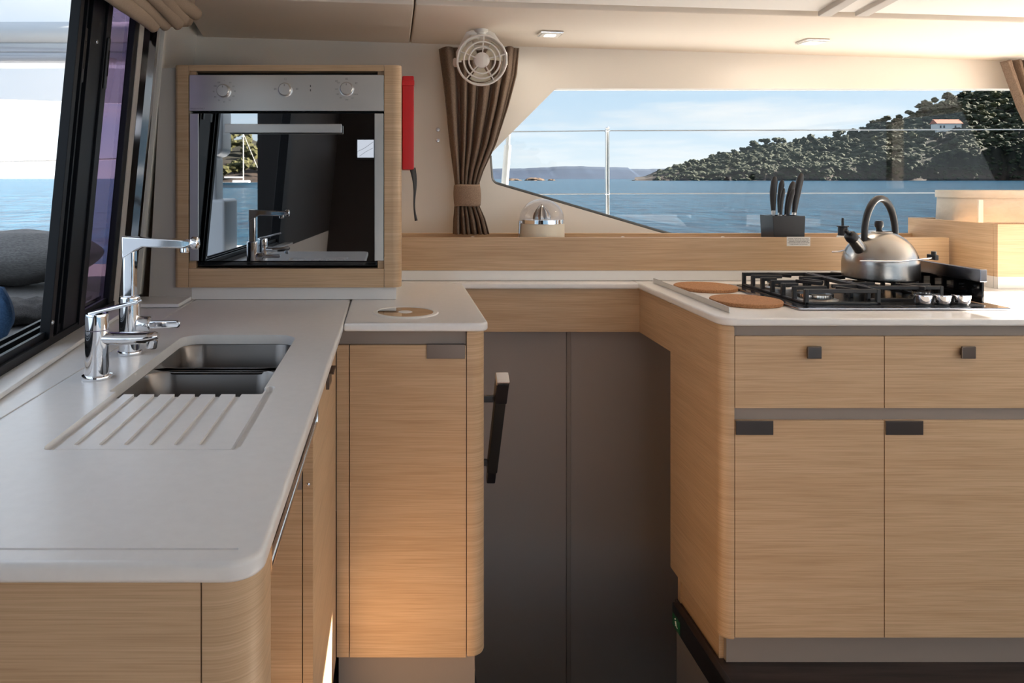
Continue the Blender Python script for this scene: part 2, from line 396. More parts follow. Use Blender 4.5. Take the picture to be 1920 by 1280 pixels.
lbox(MB(), 2.036, 2.082, .945, 1.95, -.014, .006, .002).build('jamb_trim', 'panel_greige', w2, smooth=40)
lbox(MB(), 2.084, 2.16, .945, 1.95, -.005, .006).build('gasket_strip', 'black_gloss', w2)
lbox(MB(), 2.15, 2.21, .945, 1.95, -.005, .026).build('polished_strip', 'chrome', w2)
lbox(MB(), 2.212, 2.25, .945, 1.95, -.005, .034, .003).build('edge_trim', 'cream_wall', w2, smooth=40)
lbox(MB(), .36, .46, .95, 1.95, -.035, .012, .003).build('mullion', 'anodised_black', w2, smooth=40)
tr = MB(); lbox(tr, .3, 2.04, .93, .957, -.07, .006)
for o in (-.066, -.04, -.012): lbox(tr, .3, 2.04, .957, .972, o, o + .008)
tr.build('track', 'anodised_black', w2)
si = MB(); lbox(si, .3, 2.215, ZC, ZC + .011, .004, .052, .003); si.box(-.74, -.60, 2.085, 2.218, ZC, ZC + .011, .003)
struct(si.build('trim_2', 'corian', smooth=40), 'white ledge along the foot of the sliding window')
MB().prism([(-.728, ZC), (-.60, ZC), (-.60, 1.622), (-.692, 1.618)], 'Y', 2.218, 2.24, .001).build('trim_3', 'panel_greige', label='pale grey filler panel between window and oven housing', kind='structure')

# stairwell
sw = MB().box(.0, 1.15, 2.665, 2.70, -.74, .80)
st = struct(sw.build('wall_stairwell', 'greige_laminate'), 'grey brown panelled wall of the stairwell')
gx = (1066 - CX) * 2.665 / F
box('panel_joint', 'greige_rail', st, gx - .008, gx + .008, 2.659, 2.668, -.74, .80, .0025)
MB().box(-.02, .2, 1.95, 2.7, -.74, -.04).box(.868, .93, 1.95, 2.29, -.74, -.05).box(1.08, 1.12, 2.29, 2.7, -.74, .76).build('trim_4', 'greige_laminate', label='grey brown side linings of the stairwell below the floor', kind='structure')
MB().box(.2, .88, 1.95, 2.25, -.30, -.27).box(.2, .88, 2.2, 2.7, -.74, -.70).build('trim_5', 'dark_floor', label='dark steps going down in the stairwell', kind='structure')
MB().box(.2, .866, 1.88, 1.896, -.035, .004, .003).box(.204, .213, 1.89, 2.5, -.06, .004, .002).build('trim_6', 'black_rubber', label='black nosing strip along the floor edge of the stairwell', kind='structure')
sg = thing('trim_7', 'black stringer with green exit sign beside the stairwell', None, (.86, 2.1, 0), kind='structure')
box('stringer', 'black_plastic', sg, .846, .866, 1.9, 2.27, -.065, .006, .004)
sgn = box('exit_sign', 'sign_green', sg, .8448, .846, 2.205, 2.262, -.058, -.022, .0003)
# running figure on the sign
fig = MB(); fx = .8445
fig.tube([(fx, 2.232, -.042), (fx, 2.236, -.034)], .003, 6).tube([(fx, 2.232, -.042), (fx, 2.226, -.048), (fx, 2.221, -.047)], .0016, 5).tube([(fx, 2.232, -.042), (fx, 2.238, -.049)], .0016, 5)
fig.lathe([(0, -.003), (.003, 0), (0, .003)], (fx, 2.238, -.029), 8).build('figure', 'paper_white', sgn)

# deck outside; unseen right and aft parts added to bounce sun onto the ceiling
dk = MB().box(-4.0, 6.0, 2.97, 4.7, .60, .72, .02).box(-4.0, -.88, -2.0, 2.97, .60, .72, .02).box(3.5, 6.0, -6.0, 2.97, .60, .72, .02).box(-2.5, 3.5, -6.0, -2.61, -.12, -.02, .02)
struct(dk.build('trim_8', 'gelcoat_white', smooth=40), 'white outer deck around the cabin, unseen right and aft parts added for sun bounce')

# ------------------------------------------------------------------ sink counter
slab = MB().prism(rounded([(-.5915, .70, 0), (-.125, .70, .035), (-.125, 1.862, 0), (-.1285, 2.235, 0), (-.5915, 2.235, 0)]), 'Z', ZC - .021, ZC, .006, 3)
SX0, SX1, SY0, SY1 = -.482, -.222, 1.262, 1.722
cut1 = MB().prism(rounded([(SX0, SY0, .006), (SX1, SY0, .006), (SX1, SY1, .045), (SX0, SY1, .045)]), 'Z', ZC - .1, ZC + .1)
cutters = [cut1]
DX0, DX1, DY0, DY1 = -.470, -.205, .992, 1.262
def capsule(x0, y0, x1, y1, r):
    d = Vector((x1 - x0, y1 - y0)).normalized(); nrm = Vector((-d.y, d.x)); pts = []
    for k in range(7):
        a = -PI / 2 + PI * k / 6; p = Vector((x0, y0)) - d * (math.cos(a) * r) + nrm * (math.sin(a) * r) * -1; pts.append(tuple(p))
    for k in range(7):
        a = -PI / 2 + PI * k / 6; p = Vector((x1, y1)) + d * (math.cos(a) * r) + nrm * (math.sin(a) * r); pts.append(tuple(p))
    return pts
c2 = MB().prism(rounded([(DX0, DY0, .022), (DX1, DY0, .022), (DX1, DY1 + .02, 0), (DX0, DY1 + .02, 0)]), 'Z', ZC - .004, ZC + .05)
cutters.append(c2)
for i in range(6):
    x = -.4336 + .0343 * i
    cutters.append(MB().prism(capsule(x, 1.026, x, 1.29, .0052), 'Z', ZC - .0085, ZC + .05))
for a in ((DX0 + .007, 1.006, DX0 + .007, 1.29), (DX1 - .007, 1.006, DX1 - .007, 1.29), (DX0 + .010, DY0 + .007, DX1 - .010, DY0 + .007)):
    cutters.append(MB().prism(capsule(*a, .007), 'Z', ZC - .011, ZC + .05))
cutters.append(MB().prism(capsule(-.55, .7265, -.153, .7265, .0022), 'Z', ZC - .002, ZC + .05))
ct = cut(slab, cutters, 'sink_worktop', 'corian', label='white solid worktop with fluted draining board around the sink', cat='worktop', loc=(-.36, 1.4, ZC - .021))
MB().box(-.593, -.5935 + .003, .72, 2.2, ZC - .02, ZC - .0025).build('joint', 'white_lacquer', ct)
pl = [(WL(.66, ZC) + .01, .70), (-.5935, .70), (-.5935, 2.235), (WL(2.235, ZC) + .005, 2.235)]
MB().prism(pl, 'Z', ZC - .021, ZC - .0008, .001).build('back_strip', 'corian', ct)
# raised bead around the drainer
bead = [(DX0 + .010, DY1 - .002), (DX0 + .010, DY0 + .020), (DX0 + .018, DY0 + .012), (DX1 - .018, DY0 + .012), (DX1 - .010, DY0 + .020), (DX1 - .010, DY1 - .002)]
MB().prism(rounded([(DX0 + .011, DY0 + .011, .016), (DX1 - .011, DY0 + .011, .016), (DX1 - .011, DY1 - .0005, .004), (DX0 + .011, DY1 - .0005, .004)]), 'Z', ZC - .006, ZC - .0012, .0012)
# sink
sk = thing('sink', 'stainless double bowl sink set under the white worktop', 'sink', ((SX0 + SX1) / 2, 1.49, ZC - .19))
def bowl(y0, y1, name):
    b = bmesh.new(); prev = None; n = None
    for k, (ins, z) in enumerate(((-.02, -.0215), (0, -.0215), (.002, -.026), (.008, -.10), (.014, -.145), (.035, -.165), (.09, -.168))):
        r = max(.05 - ins * .3, .01)
        pts = rounded([(SX0 + ins, y0 + ins, r), (SX1 - ins, y0 + ins, r), (SX1 - ins, y1 - ins, r), (SX0 + ins, y1 - ins, r)], 8)
        ring = [b.verts.new((p[0], p[1], ZC + z)) for p in pts]
        if prev:
            for i in range(len(ring)): b.faces.new((prev[i], prev[(i + 1) % len(ring)], ring[(i + 1) % len(ring)], ring[i]))
        prev = ring
    b.faces.new(prev); q = MB(); q._merge(b)
    o = q.build(name, 'sink_steel', sk, smooth=60)
    MB().lathe([(0, .004), (.012, .004), (.03, .002), (.038, -.001)], ((SX0 + SX1) / 2, (y0 + y1) / 2, ZC - .167), 24).build('drain', 'chrome', o, smooth=40)
bowl(1.502, SY1 + .004, 'bowl'); bowl(SY0 - .015, 1.488, 'bowl')
MB().box(SX0, SX1, 1.484, 1.506, ZC - .030, ZC - .0225, .003, 3).build('divider', 'sink_steel', sk, smooth=50)

# tall tap
tp = thing('tall_tap', 'tall chrome mixer tap with square swan neck and side lever', 'tap', (-.543, 1.537, ZC))
tx, ty = -.543, 1.537
MB().lathe([(0, 0), (.0245, 0), (.0255, .003), (.0245, .0065), (.0215, .008), (.021, .115), (.0195, .1185), (0, .1185)], (tx, ty, ZC), 40).build('body', 'chrome', tp, smooth=35)
MB().prism(rounded([(tx - .0125, ty - .0125, .006), (tx + .0125, ty - .0125, .006), (tx + .0125, ty + .0125, .006), (tx - .0125, ty + .0125, .006)], 5), 'Z', ZC + .118, 1.168, .003).build('neck', 'chrome', tp, smooth=40)
spx = MB().prism([(tx - .0125, 1.172), (tx + .11, 1.1655), (tx + .128, 1.163), (tx + .128, 1.153), (tx + .118, 1.149), (tx + .11, 1.1475), (tx + .03, 1.150), (tx + .014, 1.142), (tx - .0125, 1.125)], 'Y', ty - .0135, ty + .0135, .003, 3)
so = spx.build('spout', 'chrome', tp, smooth=40)
MB().lathe([(.0, 0), (.0085, 0), (.0095, .002), (.0095, .014), (0, .014)], (tx + .1125, ty, 1.138), 20).build('aerator', 'chrome', so, smooth=40)
MB().lathe([(0, -.002), (.012, -.001), (.0135, .003), (.0135, .012), (.009, .015), (0, .016)], (tx + .128, ty, 1.158), 24, Matrix.Rotation(PI / 2, 4, 'Y')).build('spout_cap', 'chrome', so, smooth=40)
Mv = Matrix.Rotation(PI / 2, 4, 'Y')
lv = MB().lathe([(0, .0), (.0165, .0), (.0172, .004), (.0172, .022), (.015, .026), (0, .027)], (tx + .018, ty, .99), 28, Mv).build('lever_hub', 'chrome', tp, smooth=40)
MB().prism(rounded([(tx + .04, .983, .006), (tx + .106, .985, .0075), (tx + .106, 1.000, .0075), (tx + .04, .999, .006)], 5), 'Y', ty - .012, ty - .003, .003).build('lever', 'chrome', lv, smooth=40)
# short tap
sx, sy = -.5366, 1.351
tq = thing('short_tap', 'short chrome mixer tap with flat top lever nearest the window', 'tap', (sx, sy, ZC))
MB().lathe([(0, 0), (.0265, 0), (.0272, .003), (.0262, .006), (.0215, .0075), (.0205, .086), (.0205, .0868), (0, .0868)], (sx, sy, ZC), 40).build('body', 'chrome', tq, smooth=35)
hd = MB().lathe([(0, .0885), (.0205, .0885), (.0205, .112), (.0195, .1165), (0, .1175)], (sx, sy, ZC), 40).build('lever_cap', 'chrome', tq, smooth=35)
lp = Matrix.Translation((sx - .012, sy, ZC + .1165)) @ Matrix.Rotation(-.24, 4, 'Y')
MB().box(0, .092, -.012, .012, -.003, .003, .002, M=lp).build('lever', 'chrome', hd, smooth=40)
spo = MB().tube([(sx + .01, sy, ZC + .072), (sx + .05, sy, ZC + .071), (sx + .088, sy, ZC + .073), (sx + .104, sy, ZC + .0755), (sx + .111, sy, ZC + .0765)], [.0125, .0135, .0125, .0105, .006], 20, sx=.85, sy=1.25).build('spout', 'chrome', tq, smooth=50)
MB().lathe([(0, 0), (.009, 0), (.0098, .002), (.0098, .014), (0, .014)], (sx + .098, sy, ZC + .054), 20, Matrix.Rotation(.15, 4, 'Y')).build('aerator', 'chrome', spo, smooth=40)

# sink base units (below the sink worktop)
be = thing('end_cabinet', 'oak end panel with rounded corner nearest the camera, under the sink worktop', 'cabinet', (-.4, .75, 0))
fp = MB().box(-.635, -.186, .719, .74, .0, ZC - .0225).build('front_panel', 'oak', be)
cp = rounded([(-.1845, .719, 0), (-.131, .719, .045), (-.131, .80, .004), (-.150, .80, 0), (-.150, .745, .02), (-.1845, .74, 0)], 8)
MB().prism(cp, 'Z', 0, ZC - .0225).build('corner_post', 'oak', be, smooth=40)
MB().box(-.60, -.262, .74, 1.338, .08, ZC - .2).build('carcass', 'oak', be)
MB().box(-.60, -.29, .76, 1.338, 0, .08).build('kick_board', 'greige_rail', be)
rl = thing('towel_rail', 'thin steel towel rail under the worktop edge', 'rail', (-.134, 1.0, .87))
MB().tube([(-.136, .765, .868), (-.136, 1.315, .868)], .0045, 10).build('bar', 'stanchion_steel', rl, smooth=60)
for y in (.80, 1.30):
    MB().box(-.141, -.131, y - .006, y + .006, .868, ZC - .0225).build('bracket', 'stanchion_steel', rl)
sc_ = thing('sink_cabinet', 'oak sink cabinet with flat door facing the aisle', 'cabinet', (-.3, 1.6, 0))
MB().box(-.60, -.165, 1.345, 1.878, .085, ZC - .2).build('carcass', 'oak', sc_)
MB().box(-.20, -.165, 1.345, 1.878, ZC - .2, ZC - .0225).build('top_rail', 'greige_rail', sc_)
dr = box('door', 'oak', sc_, -.1635, -.145, 1.345, 1.874, .085, .871, .001)
MB().box(-.146, -.138, 1.60, 1.665, .838, .8725, .001).box(-.15, -.128, 1.60, 1.665, .8705, .874, .001).build('handle', 'handle_bronze', dr)
MB().box(-.60, -.175, 1.345, 1.9, 0, .085).build('kick_board', 'greige_rail', sc_)
MB().lathe([(0, .003), (.003, .002), (.004, 0)], (-.1535, 1.345, .74), 10, Matrix.Rotation(PI / 2, 4, 'X')).build('screw', 'chrome', sc_)

# ------------------------------------------------------------------ corner worktop and its cabinet
cw = MB().prism(rounded([(-.1235, 1.858, .004), (.2375, 1.858, .03), (.2375, 2.575, 0), (-.1275, 2.575, 0)]), 'Z', ZC - .021, ZC + .0005, .006, 3)
cwo = cw.build('corner_worktop', 'corian', smooth=35, label='white corner worktop with round waste lid', cat='worktop', loc=(.05, 2.2, ZC - .021))
bl = thing('waste_lid', 'round mirror steel waste lid with white ring set in the corner worktop', 'lid', (.0316, 2.008, ZC))
MB().lathe([(.074, .001), (.077, .0035), (.087, .003), (.0895, .0005)], (.0316, 2.008, ZC), 56).build('ring', 'white_plastic', bl, smooth=40)
MB().lathe([(0, .0022), (.0745, .0022), (.0752, .0008)], (.0316, 2.008, ZC), 56).build('disc', 'mirror_steel', bl, smooth=30)
MB().lathe([(0, .0036), (.017, .0034), (.0195, .0022)], (.0316, 2.008, ZC), 28).build('button', 'white_plastic', bl, smooth=40)
cc = thing('corner_cabinet', 'oak corner cabinet with rounded post and single door under the waste lid', 'cabinet', (.05, 2.1, 0))
box('filler_strip', 'oak', cc, -.1435, -.1125, 1.8805, 1.9, .085, .871, .0008)
MB().box(-.14, .183, 1.889, 1.91, .872, ZC - .0225).build('top_rail', 'greige_rail', cc)
dr = box('door', 'oak', cc, -.1105, .1825, 1.8795, 1.899, .085, .871, .0012)
MB().box(.083, .1795, 1.8765, 1.8805, .838, .8725, .0006).box(.083, .1795, 1.8765, 1.897, .8712, .8735, .0006).build('handle', 'handle_bronze', dr)
cpz = rounded([(.1845, 1.8795, 0), (.232, 1.8795, .042), (.232, 2.60, 0), (.20, 2.60, 0), (.20, 1.93, 0), (.1845, 1.905, 0)], 10)
MB().prism(cpz, 'Z', .085, ZC - .0225, .006).build('corner_post', 'oak', cc, smooth=40)
MB().box(-.14, .199, 1.90, 2.6, .085, .72).build('carcass', 'oak', cc)
MB().box(-.14, .207, 1.905, 2.6, 0, .085).build('kick_board', 'greige_rail', cc)
# stair grab handle
hr = thing('grab_handle', 'black sloping grab handle with steel cap on the corner cabinet side', 'handle', (.28, 1.95, .76))
p0 = Vector((.283, 1.945, .765)); p1 = Vector((.283, 2.18, .41)); dv = (p1 - p0); L0 = dv.length
Mh = Matrix.Translation(p0) @ dv.to_track_quat('Z', 'Y').to_matrix().to_4x4()
MB().box(-.0165, .0165, -.016, .016, .0, .075, .003, M=Mh).build('upper_section', 'black_plastic', hr, smooth=40)
MB().box(-.0145, .0145, -.0135, .0135, .075, L0 - .05, .003, M=Mh).build('grip', 'black_rubber', hr, smooth=40)
MB().box(-.0125, .0125, -.0115, .0115, L0 - .05, L0, .003, M=Mh).build('lower_section', 'black_plastic', hr, smooth=40)
MB().box(-.0172, .0172, -.0172, .0172, -.013, .002, .003, M=Mh).build('cap', 'chrome', hr, smooth=40)
MB().box(.231, .275, 1.985, 2.0, .695, .712, .002).build('bracket', 'black_plastic', hr, smooth=40)
MB().box(.231, .275, 2.13, 2.145, .47, .487, .002).build('bracket', 'black_plastic', hr, smooth=40)

# ------------------------------------------------------------------ back strip, upstands, peninsula worktop
MB().prism([(-.1275, 2.577), (.845, 2.577), (.845, 2.70), (-.1275, 2.70)], 'Z', ZC - .021, ZC, .006, 3).build('back_worktop', 'corian', smooth=35, label='narrow white worktop strip in front of the wooden shelf tray', cat='worktop')
box('apron_board', 'oak', None, .2335, .8605, 2.598, 2.618, .757, ZC - .0225, label='oak apron board under the narrow back worktop', cat='board')
us = MB().box(-.13, 1.96, 2.632, 2.65, ZC + .0015, .9665, .001); struct(us.build('trim_9', 'white_lacquer'), 'white upstand under the wooden shelf tray')
us = MB().box(-.618, .008, 2.222, 2.25, ZC + .001, .968, .001).box(-.012, .008, 2.25, 2.64, ZC + .001, .968); struct(us.build('trim_10', 'white_lacquer'), 'white upstand under the oven housing')
pen = MB().prism(rounded([(.845, 1.928, .04), (3.3, 1.928, 0), (3.3, 2.70, 0), (.845, 2.70, 0)]), 'Z', ZC - .021, ZC, .006, 3)
pen.build('hob_worktop', 'corian', smooth=35, label='white peninsula worktop carrying the gas hob and cork mats', cat='worktop', loc=(2.0, 2.3, ZC - .021))
pc = thing('peninsula_cabinet', 'oak peninsula end cabinet with rounded corner, one drawer over a door', 'cabinet', (1.05, 2.1, 0))
cpz = rounded([(.8875, 1.9445, 0), (.855, 1.9445, .03), (.855, 2.306, 0), (.873, 2.306, 0), (.873, 1.975, 0), (.8875, 1.965, 0)], 10)
def low_round(co):
    return co
side = MB().prism(cpz, 'Z', .088, ZC - .0225, .006)
cut_lo = None
side.build('corner_panel', 'oak', pc, smooth=40)
MB().box(.855, .873, 2.306, 2.60, .757, ZC - .0225).build('side_apron', 'oak', pc)
MB().box(.876, 1.2775, 1.966, 2.30, .092, ZC - .14).build('carcass', 'oak', pc)
def unit(root, x0, x1):
    MB().box(x0, x1, 1.953, 1.972, .880, ZC - .0225).build('top_rail', 'greige_rail', root)
    MB().box(x0, x1, 1.953, 1.972, .655, .70).build('middle_rail', 'greige_rail', root)
    d = box('drawer', 'oak', root, x0 + .001, x1 - .001, 1.9445, 1.9625, .6926, .880, .0012)
    xc = x0 + .1995 if x0 < 1 else x0 + .208
    MB().box(xc - .018, xc + .018, 1.928, 1.9335, .825, .8565, .0015).box(xc - .012, xc + .012, 1.933, 1.946, .832, .85, .001).build('knob', 'handle_bronze', d)
    dd = box('door', 'oak', root, x0 + .001, x1 - .001, 1.9445, 1.9625, .095, .661, .0012)
    MB().box(x0 + .002, x0 + .099, 1.9412, 1.9448, .624, .6575, .0006).box(x0 + .002, x0 + .099, 1.9412, 1.96, .6565, .6605, .0006).build('handle', 'handle_bronze', dd)
    MB().box(x0, x1, 1.994, 2.01, 0, .0925).build('kick_board', 'greige_rail', root)
unit(pc, .8885, 1.2785)
MB().box(.876, .90, 2.01, 2.29, 0, .0915).box(.872, .90, 2.27, 2.29, 0, .0915).build('side_kick_board', 'oak', pc)
hc = thing('hob_cabinet', 'oak cabinet under the right half of the hob, drawer over a door', 'cabinet', (1.45, 2.1, 0))
MB().box(1.28, 1.668, 1.966, 2.6, .092, ZC - .14).build('carcass', 'oak', hc); unit(hc, 1.2785, 1.6705)
hc2 = thing('hob_cabinet', 'oak cabinet next to the hob cabinet beyond the right photo edge', 'cabinet', (1.9, 2.1, 0))
MB().box(1.672, 2.058, 1.966, 2.6, .092, ZC - .14).build('carcass', 'oak', hc2); unit(hc2, 1.6705, 2.062)

for k, lab in enumerate(('oak cabinet two places right of the hob cabinet, beyond the photo', 'oak cabinet three places right of the hob cabinet, beyond the photo', 'last oak cabinet against the right cabin side, beyond the photo')):
    xa = 2.062 + .385 * k
    hk = thing('hob_cabinet', lab, 'cabinet', (xa + .19, 2.1, 0))
    MB().box(xa + .002, xa + .383, 1.966, 2.6, .092, ZC - .14).build('carcass', 'oak', hk); unit(hk, xa, xa + .385)

# steel strip and cork mats
box('worktop_fiddle', 'brushed_steel', None, .8985, .9015, 2.0, 2.585, ZC, ZC + .0165, .0008, label='thin upright steel strip along the peninsula worktop edge', cat='strip')
for i, (x, y) in enumerate(((1.021, 2.165), (1.019, 2.44))):
    MB().lathe([(0, 0), (.096, 0), (.098, .002), (.098, .009), (.096, .011), (0, .011)], (x, y, ZC), 56).build('cork_mat', 'cork', smooth=35, cat='mat', group='round cork mats',
        label=('round cork mat nearest the worktop corner', 'round cork mat farther back beside the steel strip')[i])

# ------------------------------------------------------------------ shelf tray and right-hand box
ty0 = thing('shelf_tray', 'long open oak tray below the window holding juicer and knife block', 'tray', (1.0, 2.73, .967))
XB = 1.957
box('front_board', 'oak', ty0, .012, XB, 2.630, 2.648, .967, 1.083, .0012)
box('back_board', 'oak', ty0, .012, XB + .3, 2.836, 2.852, .967, 1.083, .0012)
box('bottom_board', 'oak', ty0, .012, XB, 2.649, 2.835, .967, .982, .001)
box('end_cap', 'white_lacquer', ty0, .012, .03, 2.649, 2.835, .983, 1.08, .001)
for x in (.30, .87, 1.25):
    MB().lathe([(0, .003), (.010, .002), (.012, 0)], (x, 2.8355, 1.06), 12, Matrix.Rotation(PI / 2, 4, 'X')).build('cover_cap', 'white_plastic', ty0, smooth=40)
bx = thing('shelf_box', 'raised oak box tray at the right end of the shelf', 'box', (2.4, 2.65, ZC))
box('side_board', 'oak', bx, 1.97, 1.988, 2.453, 2.86, .97, 1.142, .001)
box('front_board', 'oak', bx, 1.97, 3.2, 2.435, 2.452, .97, 1.142, .001)
box('back_board', 'oak', bx, 1.989, 3.2, 2.843, 2.86, .97, 1.142, .001)
box('bottom_board', 'oak', bx, 1.989, 3.2, 2.453, 2.842, .972, .985, .001)
MB().box(1.976, 3.2, 2.441, 2.459, ZC + .0005, .97).box(1.976, 1.994, 2.461, 2.86, ZC + .0005, .97).build('plinth', 'white_lacquer', bx)
# canvas storage bag
bg_ = thing('canvas_bag', 'cream canvas storage bag with strap standing in the raised box', 'bag', (2.262, 2.728, .986))
def bagf(u, v):
    a = 2 * PI * u; n = 3.4
    c, s_ = math.cos(a), math.sin(a)
    x = abs(c) ** (2 / n) * (1 if c > 0 else -1); y = abs(s_) ** (2 / n) * (1 if s_ > 0 else -1)
    bul = 1 + .03 * math.sin(PI * v) + .035 * noise.noise((x * 2.5, y * 2.5, v * 3)) * math.sin(PI * v)
    return Vector((2.262 + x * .25 * bul, 2.728 + y * .088 * bul, .987 + v * .252 + .004 * noise.noise((x * 2, y * 2, 9))))
MB().grid(bagf, 64, 16, True).prism([tuple(bagf(i / 64, .9).xy) for i in range(64)], 'Z', 1.208, 1.214).build('body', 'canvas_bag', bg_, smooth=60)
MB().grid(lambda u, v: (lambda p: Vector((2.262 + (p.x - 2.262) * 1.03, 2.728 + (p.y - 2.728) * 1.04, 1.222 + v * .026)))(bagf(u, .97)), 64, 4, True).build('rim', 'canvas_bag', bg_, smooth=60)
MB().grid(lambda u, v: (lambda p: Vector((2.262 + (p.x - 2.262) * (1.012 + .008 * math.sin(PI * v)), 2.728 + (p.y - 2.728) * (1.015 + .01 * math.sin(PI * v)), 1.128 + v * .006)))(bagf(u, .55)), 64, 4, True).build('piping', 'band_cloth', bg_, smooth=60)
MB().box(2.052, 2.068, 2.618, 2.624, .99, 1.216, .001).build('strap', 'paper_white', bg_)

# ------------------------------------------------------------------ oven and housing
YO = 2.20
oh = thing('oven_housing', 'oak oven housing with rounded right edge standing on the worktop', 'cabinet', (-.31, 2.4, .968))
def ox(px): return (px - CX) * YO / F
def oz(py): return HC - (py - CY) * YO / F
zt, zb = oz(121.5), oz(539)
MB().prism(rounded([(ox(327), YO, .012), (ox(353), YO, 0), (ox(353), YO + .03, 0), (-.60, 2.9, 0), (ox(327), 2.9, 0)]), 'Z', zb, zt, .002).build('side_panel', 'oak', oh, smooth=40)
MB().prism(rounded([(ox(720.5), YO, 0), (.024, YO, .028), (.024, 2.895, 0), (.006, 2.895, 0), (.006, YO + .035, 0), (ox(720.5), YO + .03, 0)], 10), 'Z', zb, zt, .002).build('side_panel', 'oak', oh, smooth=40)
MB().box(ox(353.5), ox(720), YO, YO + .03, oz(133), zt, .001).box(ox(353.5), .005, YO + .03, 2.89, zt - .018, zt).build('top_rail', 'oak', oh)
MB().box(ox(353.5), ox(720), YO + .001, YO + .03, zb, oz(503.5), .001).box(ox(353.5), .005, YO + .03, 2.6, zb, zb + .018).build('bottom_rail', 'oak', oh)
for a, b_ in ((353.5, 366), (708, 720)):
    MB().box(ox(a), ox(b_), YO + .014, YO + .03, oz(139), oz(133)).build('spacer', 'oak', oh)
    MB().box(ox(a), ox(b_), YO + .014, YO + .03, oz(503.5), oz(490)).build('spacer', 'oak', oh)
ov = thing('oven', 'built-in stainless oven with mirror black glass door', 'oven', (ox(537), 2.4, oz(500)))
MB().box(ox(356), ox(718), YO + .034, 2.72, oz(501), oz(135)).build('body', 'dark_void', ov)
pn = box('control_panel', 'brushed_steel', ov, ox(354.5), ox(719.5), YO + .002, YO + .03, oz(208), oz(140), .0015)
KM = Matrix.Rotation(PI / 2, 4, 'X')
for i, (kx, ky) in enumerate(((420, 171), (535, 168.5), (650, 167))):
    k = MB().lathe([(.021, 0), (.0215, .003), (.0185, .004), (.0182, .020), (.0165, .0225), (0, .0228)], (ox(kx), YO + .002, oz(ky)), 36, KM).build('knob', 'brushed_steel', ov, smooth=30)
    MB().box(ox(kx) - .0012, ox(kx) + .0012, YO - .0212, YO - .0206, oz(ky) + .009, oz(ky) + .0145).build('pointer', 'print_grey', k)
YT = YO + .0016
def dial(kx, ky, marks, r):
    for s_, ang in marks:
        a = math.radians(ang); text('dial_mark', s_, .0062, face_text(ox(kx) + r * math.sin(a), YT, oz(ky) + r * math.cos(a)), 'print_grey', pn)
dial(420, 171, [('•', 0), ('10', 35), ('20', 62), ('30', 90), ('40', 118), ('50', 148), ('60', 180), ('70', 210), ('80', 238), ('90', 268), ('100', 300), ('120', 328)], .031)
dial(650, 167, [('•', 0), ('120', -52), ('140', -90), ('160', -118), ('180', -145), ('200', 180), ('220', 148), ('MAX', 120)], .031)
text('dial_mark', '☐', .008, face_text(ox(535), YT, oz(148)), 'print_grey', pn)
for px, py in ((516, 168), (557, 168), (631, 153), (668, 157), (650, 148.5)):
    MB().box(ox(px) - .0035, ox(px) + .0035, YO + .0014, YO + .0022, oz(py) - .0006, oz(py) + .0006).box(ox(px) - .0035, ox(px) + .0035, YO + .0014, YO + .0022, oz(py) + .003, oz(py) + .0042).box(ox(px) - .0035, ox(px) - .0025, YO + .0014, YO + .0022, oz(py), oz(py) + .004).build('symbol', 'print_grey', pn)
for py in (161, 169):
    MB().box(ox(582) - .0012, ox(582) + .0012, YO + .0014, YO + .0022, oz(py) - .003, oz(py) + .003).build('symbol', 'print_black', pn)
text('lettering', 'MADE IN ITALY', .0062, face_text(ox(370), YT, oz(203.5)), 'print_grey', pn)
od = MB().box(ox(372), ox(702), YO + .004, YO + .026, oz(489), oz(212.5)).build('door', 'oven_glass', ov)
MB().box(ox(355), ox(371.7), YO + .003, YO + .026, oz(489), oz(212.5), .001).build('door_edge', 'brushed_steel', od)
MB().box(ox(702.3), ox(719.5), YO + .003, YO + .026, oz(489), oz(212.5), .001).build('door_edge', 'brushed_steel', od)
MB().box(ox(426), ox(642), YO - .036, YO - .026, oz(250), oz(234), .0015).box(ox(432), ox(446), YO - .028, YO + .005, oz(247), oz(238)).box(ox(622), ox(636), YO - .028, YO + .005, oz(247), oz(238)).build('door_handle', 'brushed_steel', od, smooth=40)
MB().box(ox(372), ox(706), YO + .004, YO + .03, oz(498), oz(490.5), .002).build('bottom_vent', 'black_gloss', ov)

# fire blanket box
fb = thing('fire_blanket_box', 'flat red case hanging beside the oven housing with black strap', 'case', (.045, 2.4, 1.318))
fbc = MB().box(.0265, .0625, 2.29, 2.48, 1.318, 1.606, .004).build('case', 'red_plastic', fb, smooth=40)
MB().box(.0258, .0635, 2.285, 2.31, 1.575, 1.592, .002).build('lip', 'red_plastic', fbc, smooth=40)
def strapf(u, v):
    a = .5 + .9 * math.sin(v * 2.2); w = .011
    return Vector((.0585 + .013 * v + .004 * math.sin(v * 6) + (u - .5) * 2 * w * math.cos(a), 2.36 + (u - .5) * 2 * w * math.sin(a), 1.325 - v * .168))
so_ = MB().grid(strapf, 4, 16).build('strap', 'black_rubber', fb, smooth=60)
sm = so_.modifiers.new('thickness', 'SOLIDIFY'); sm.thickness = .0025

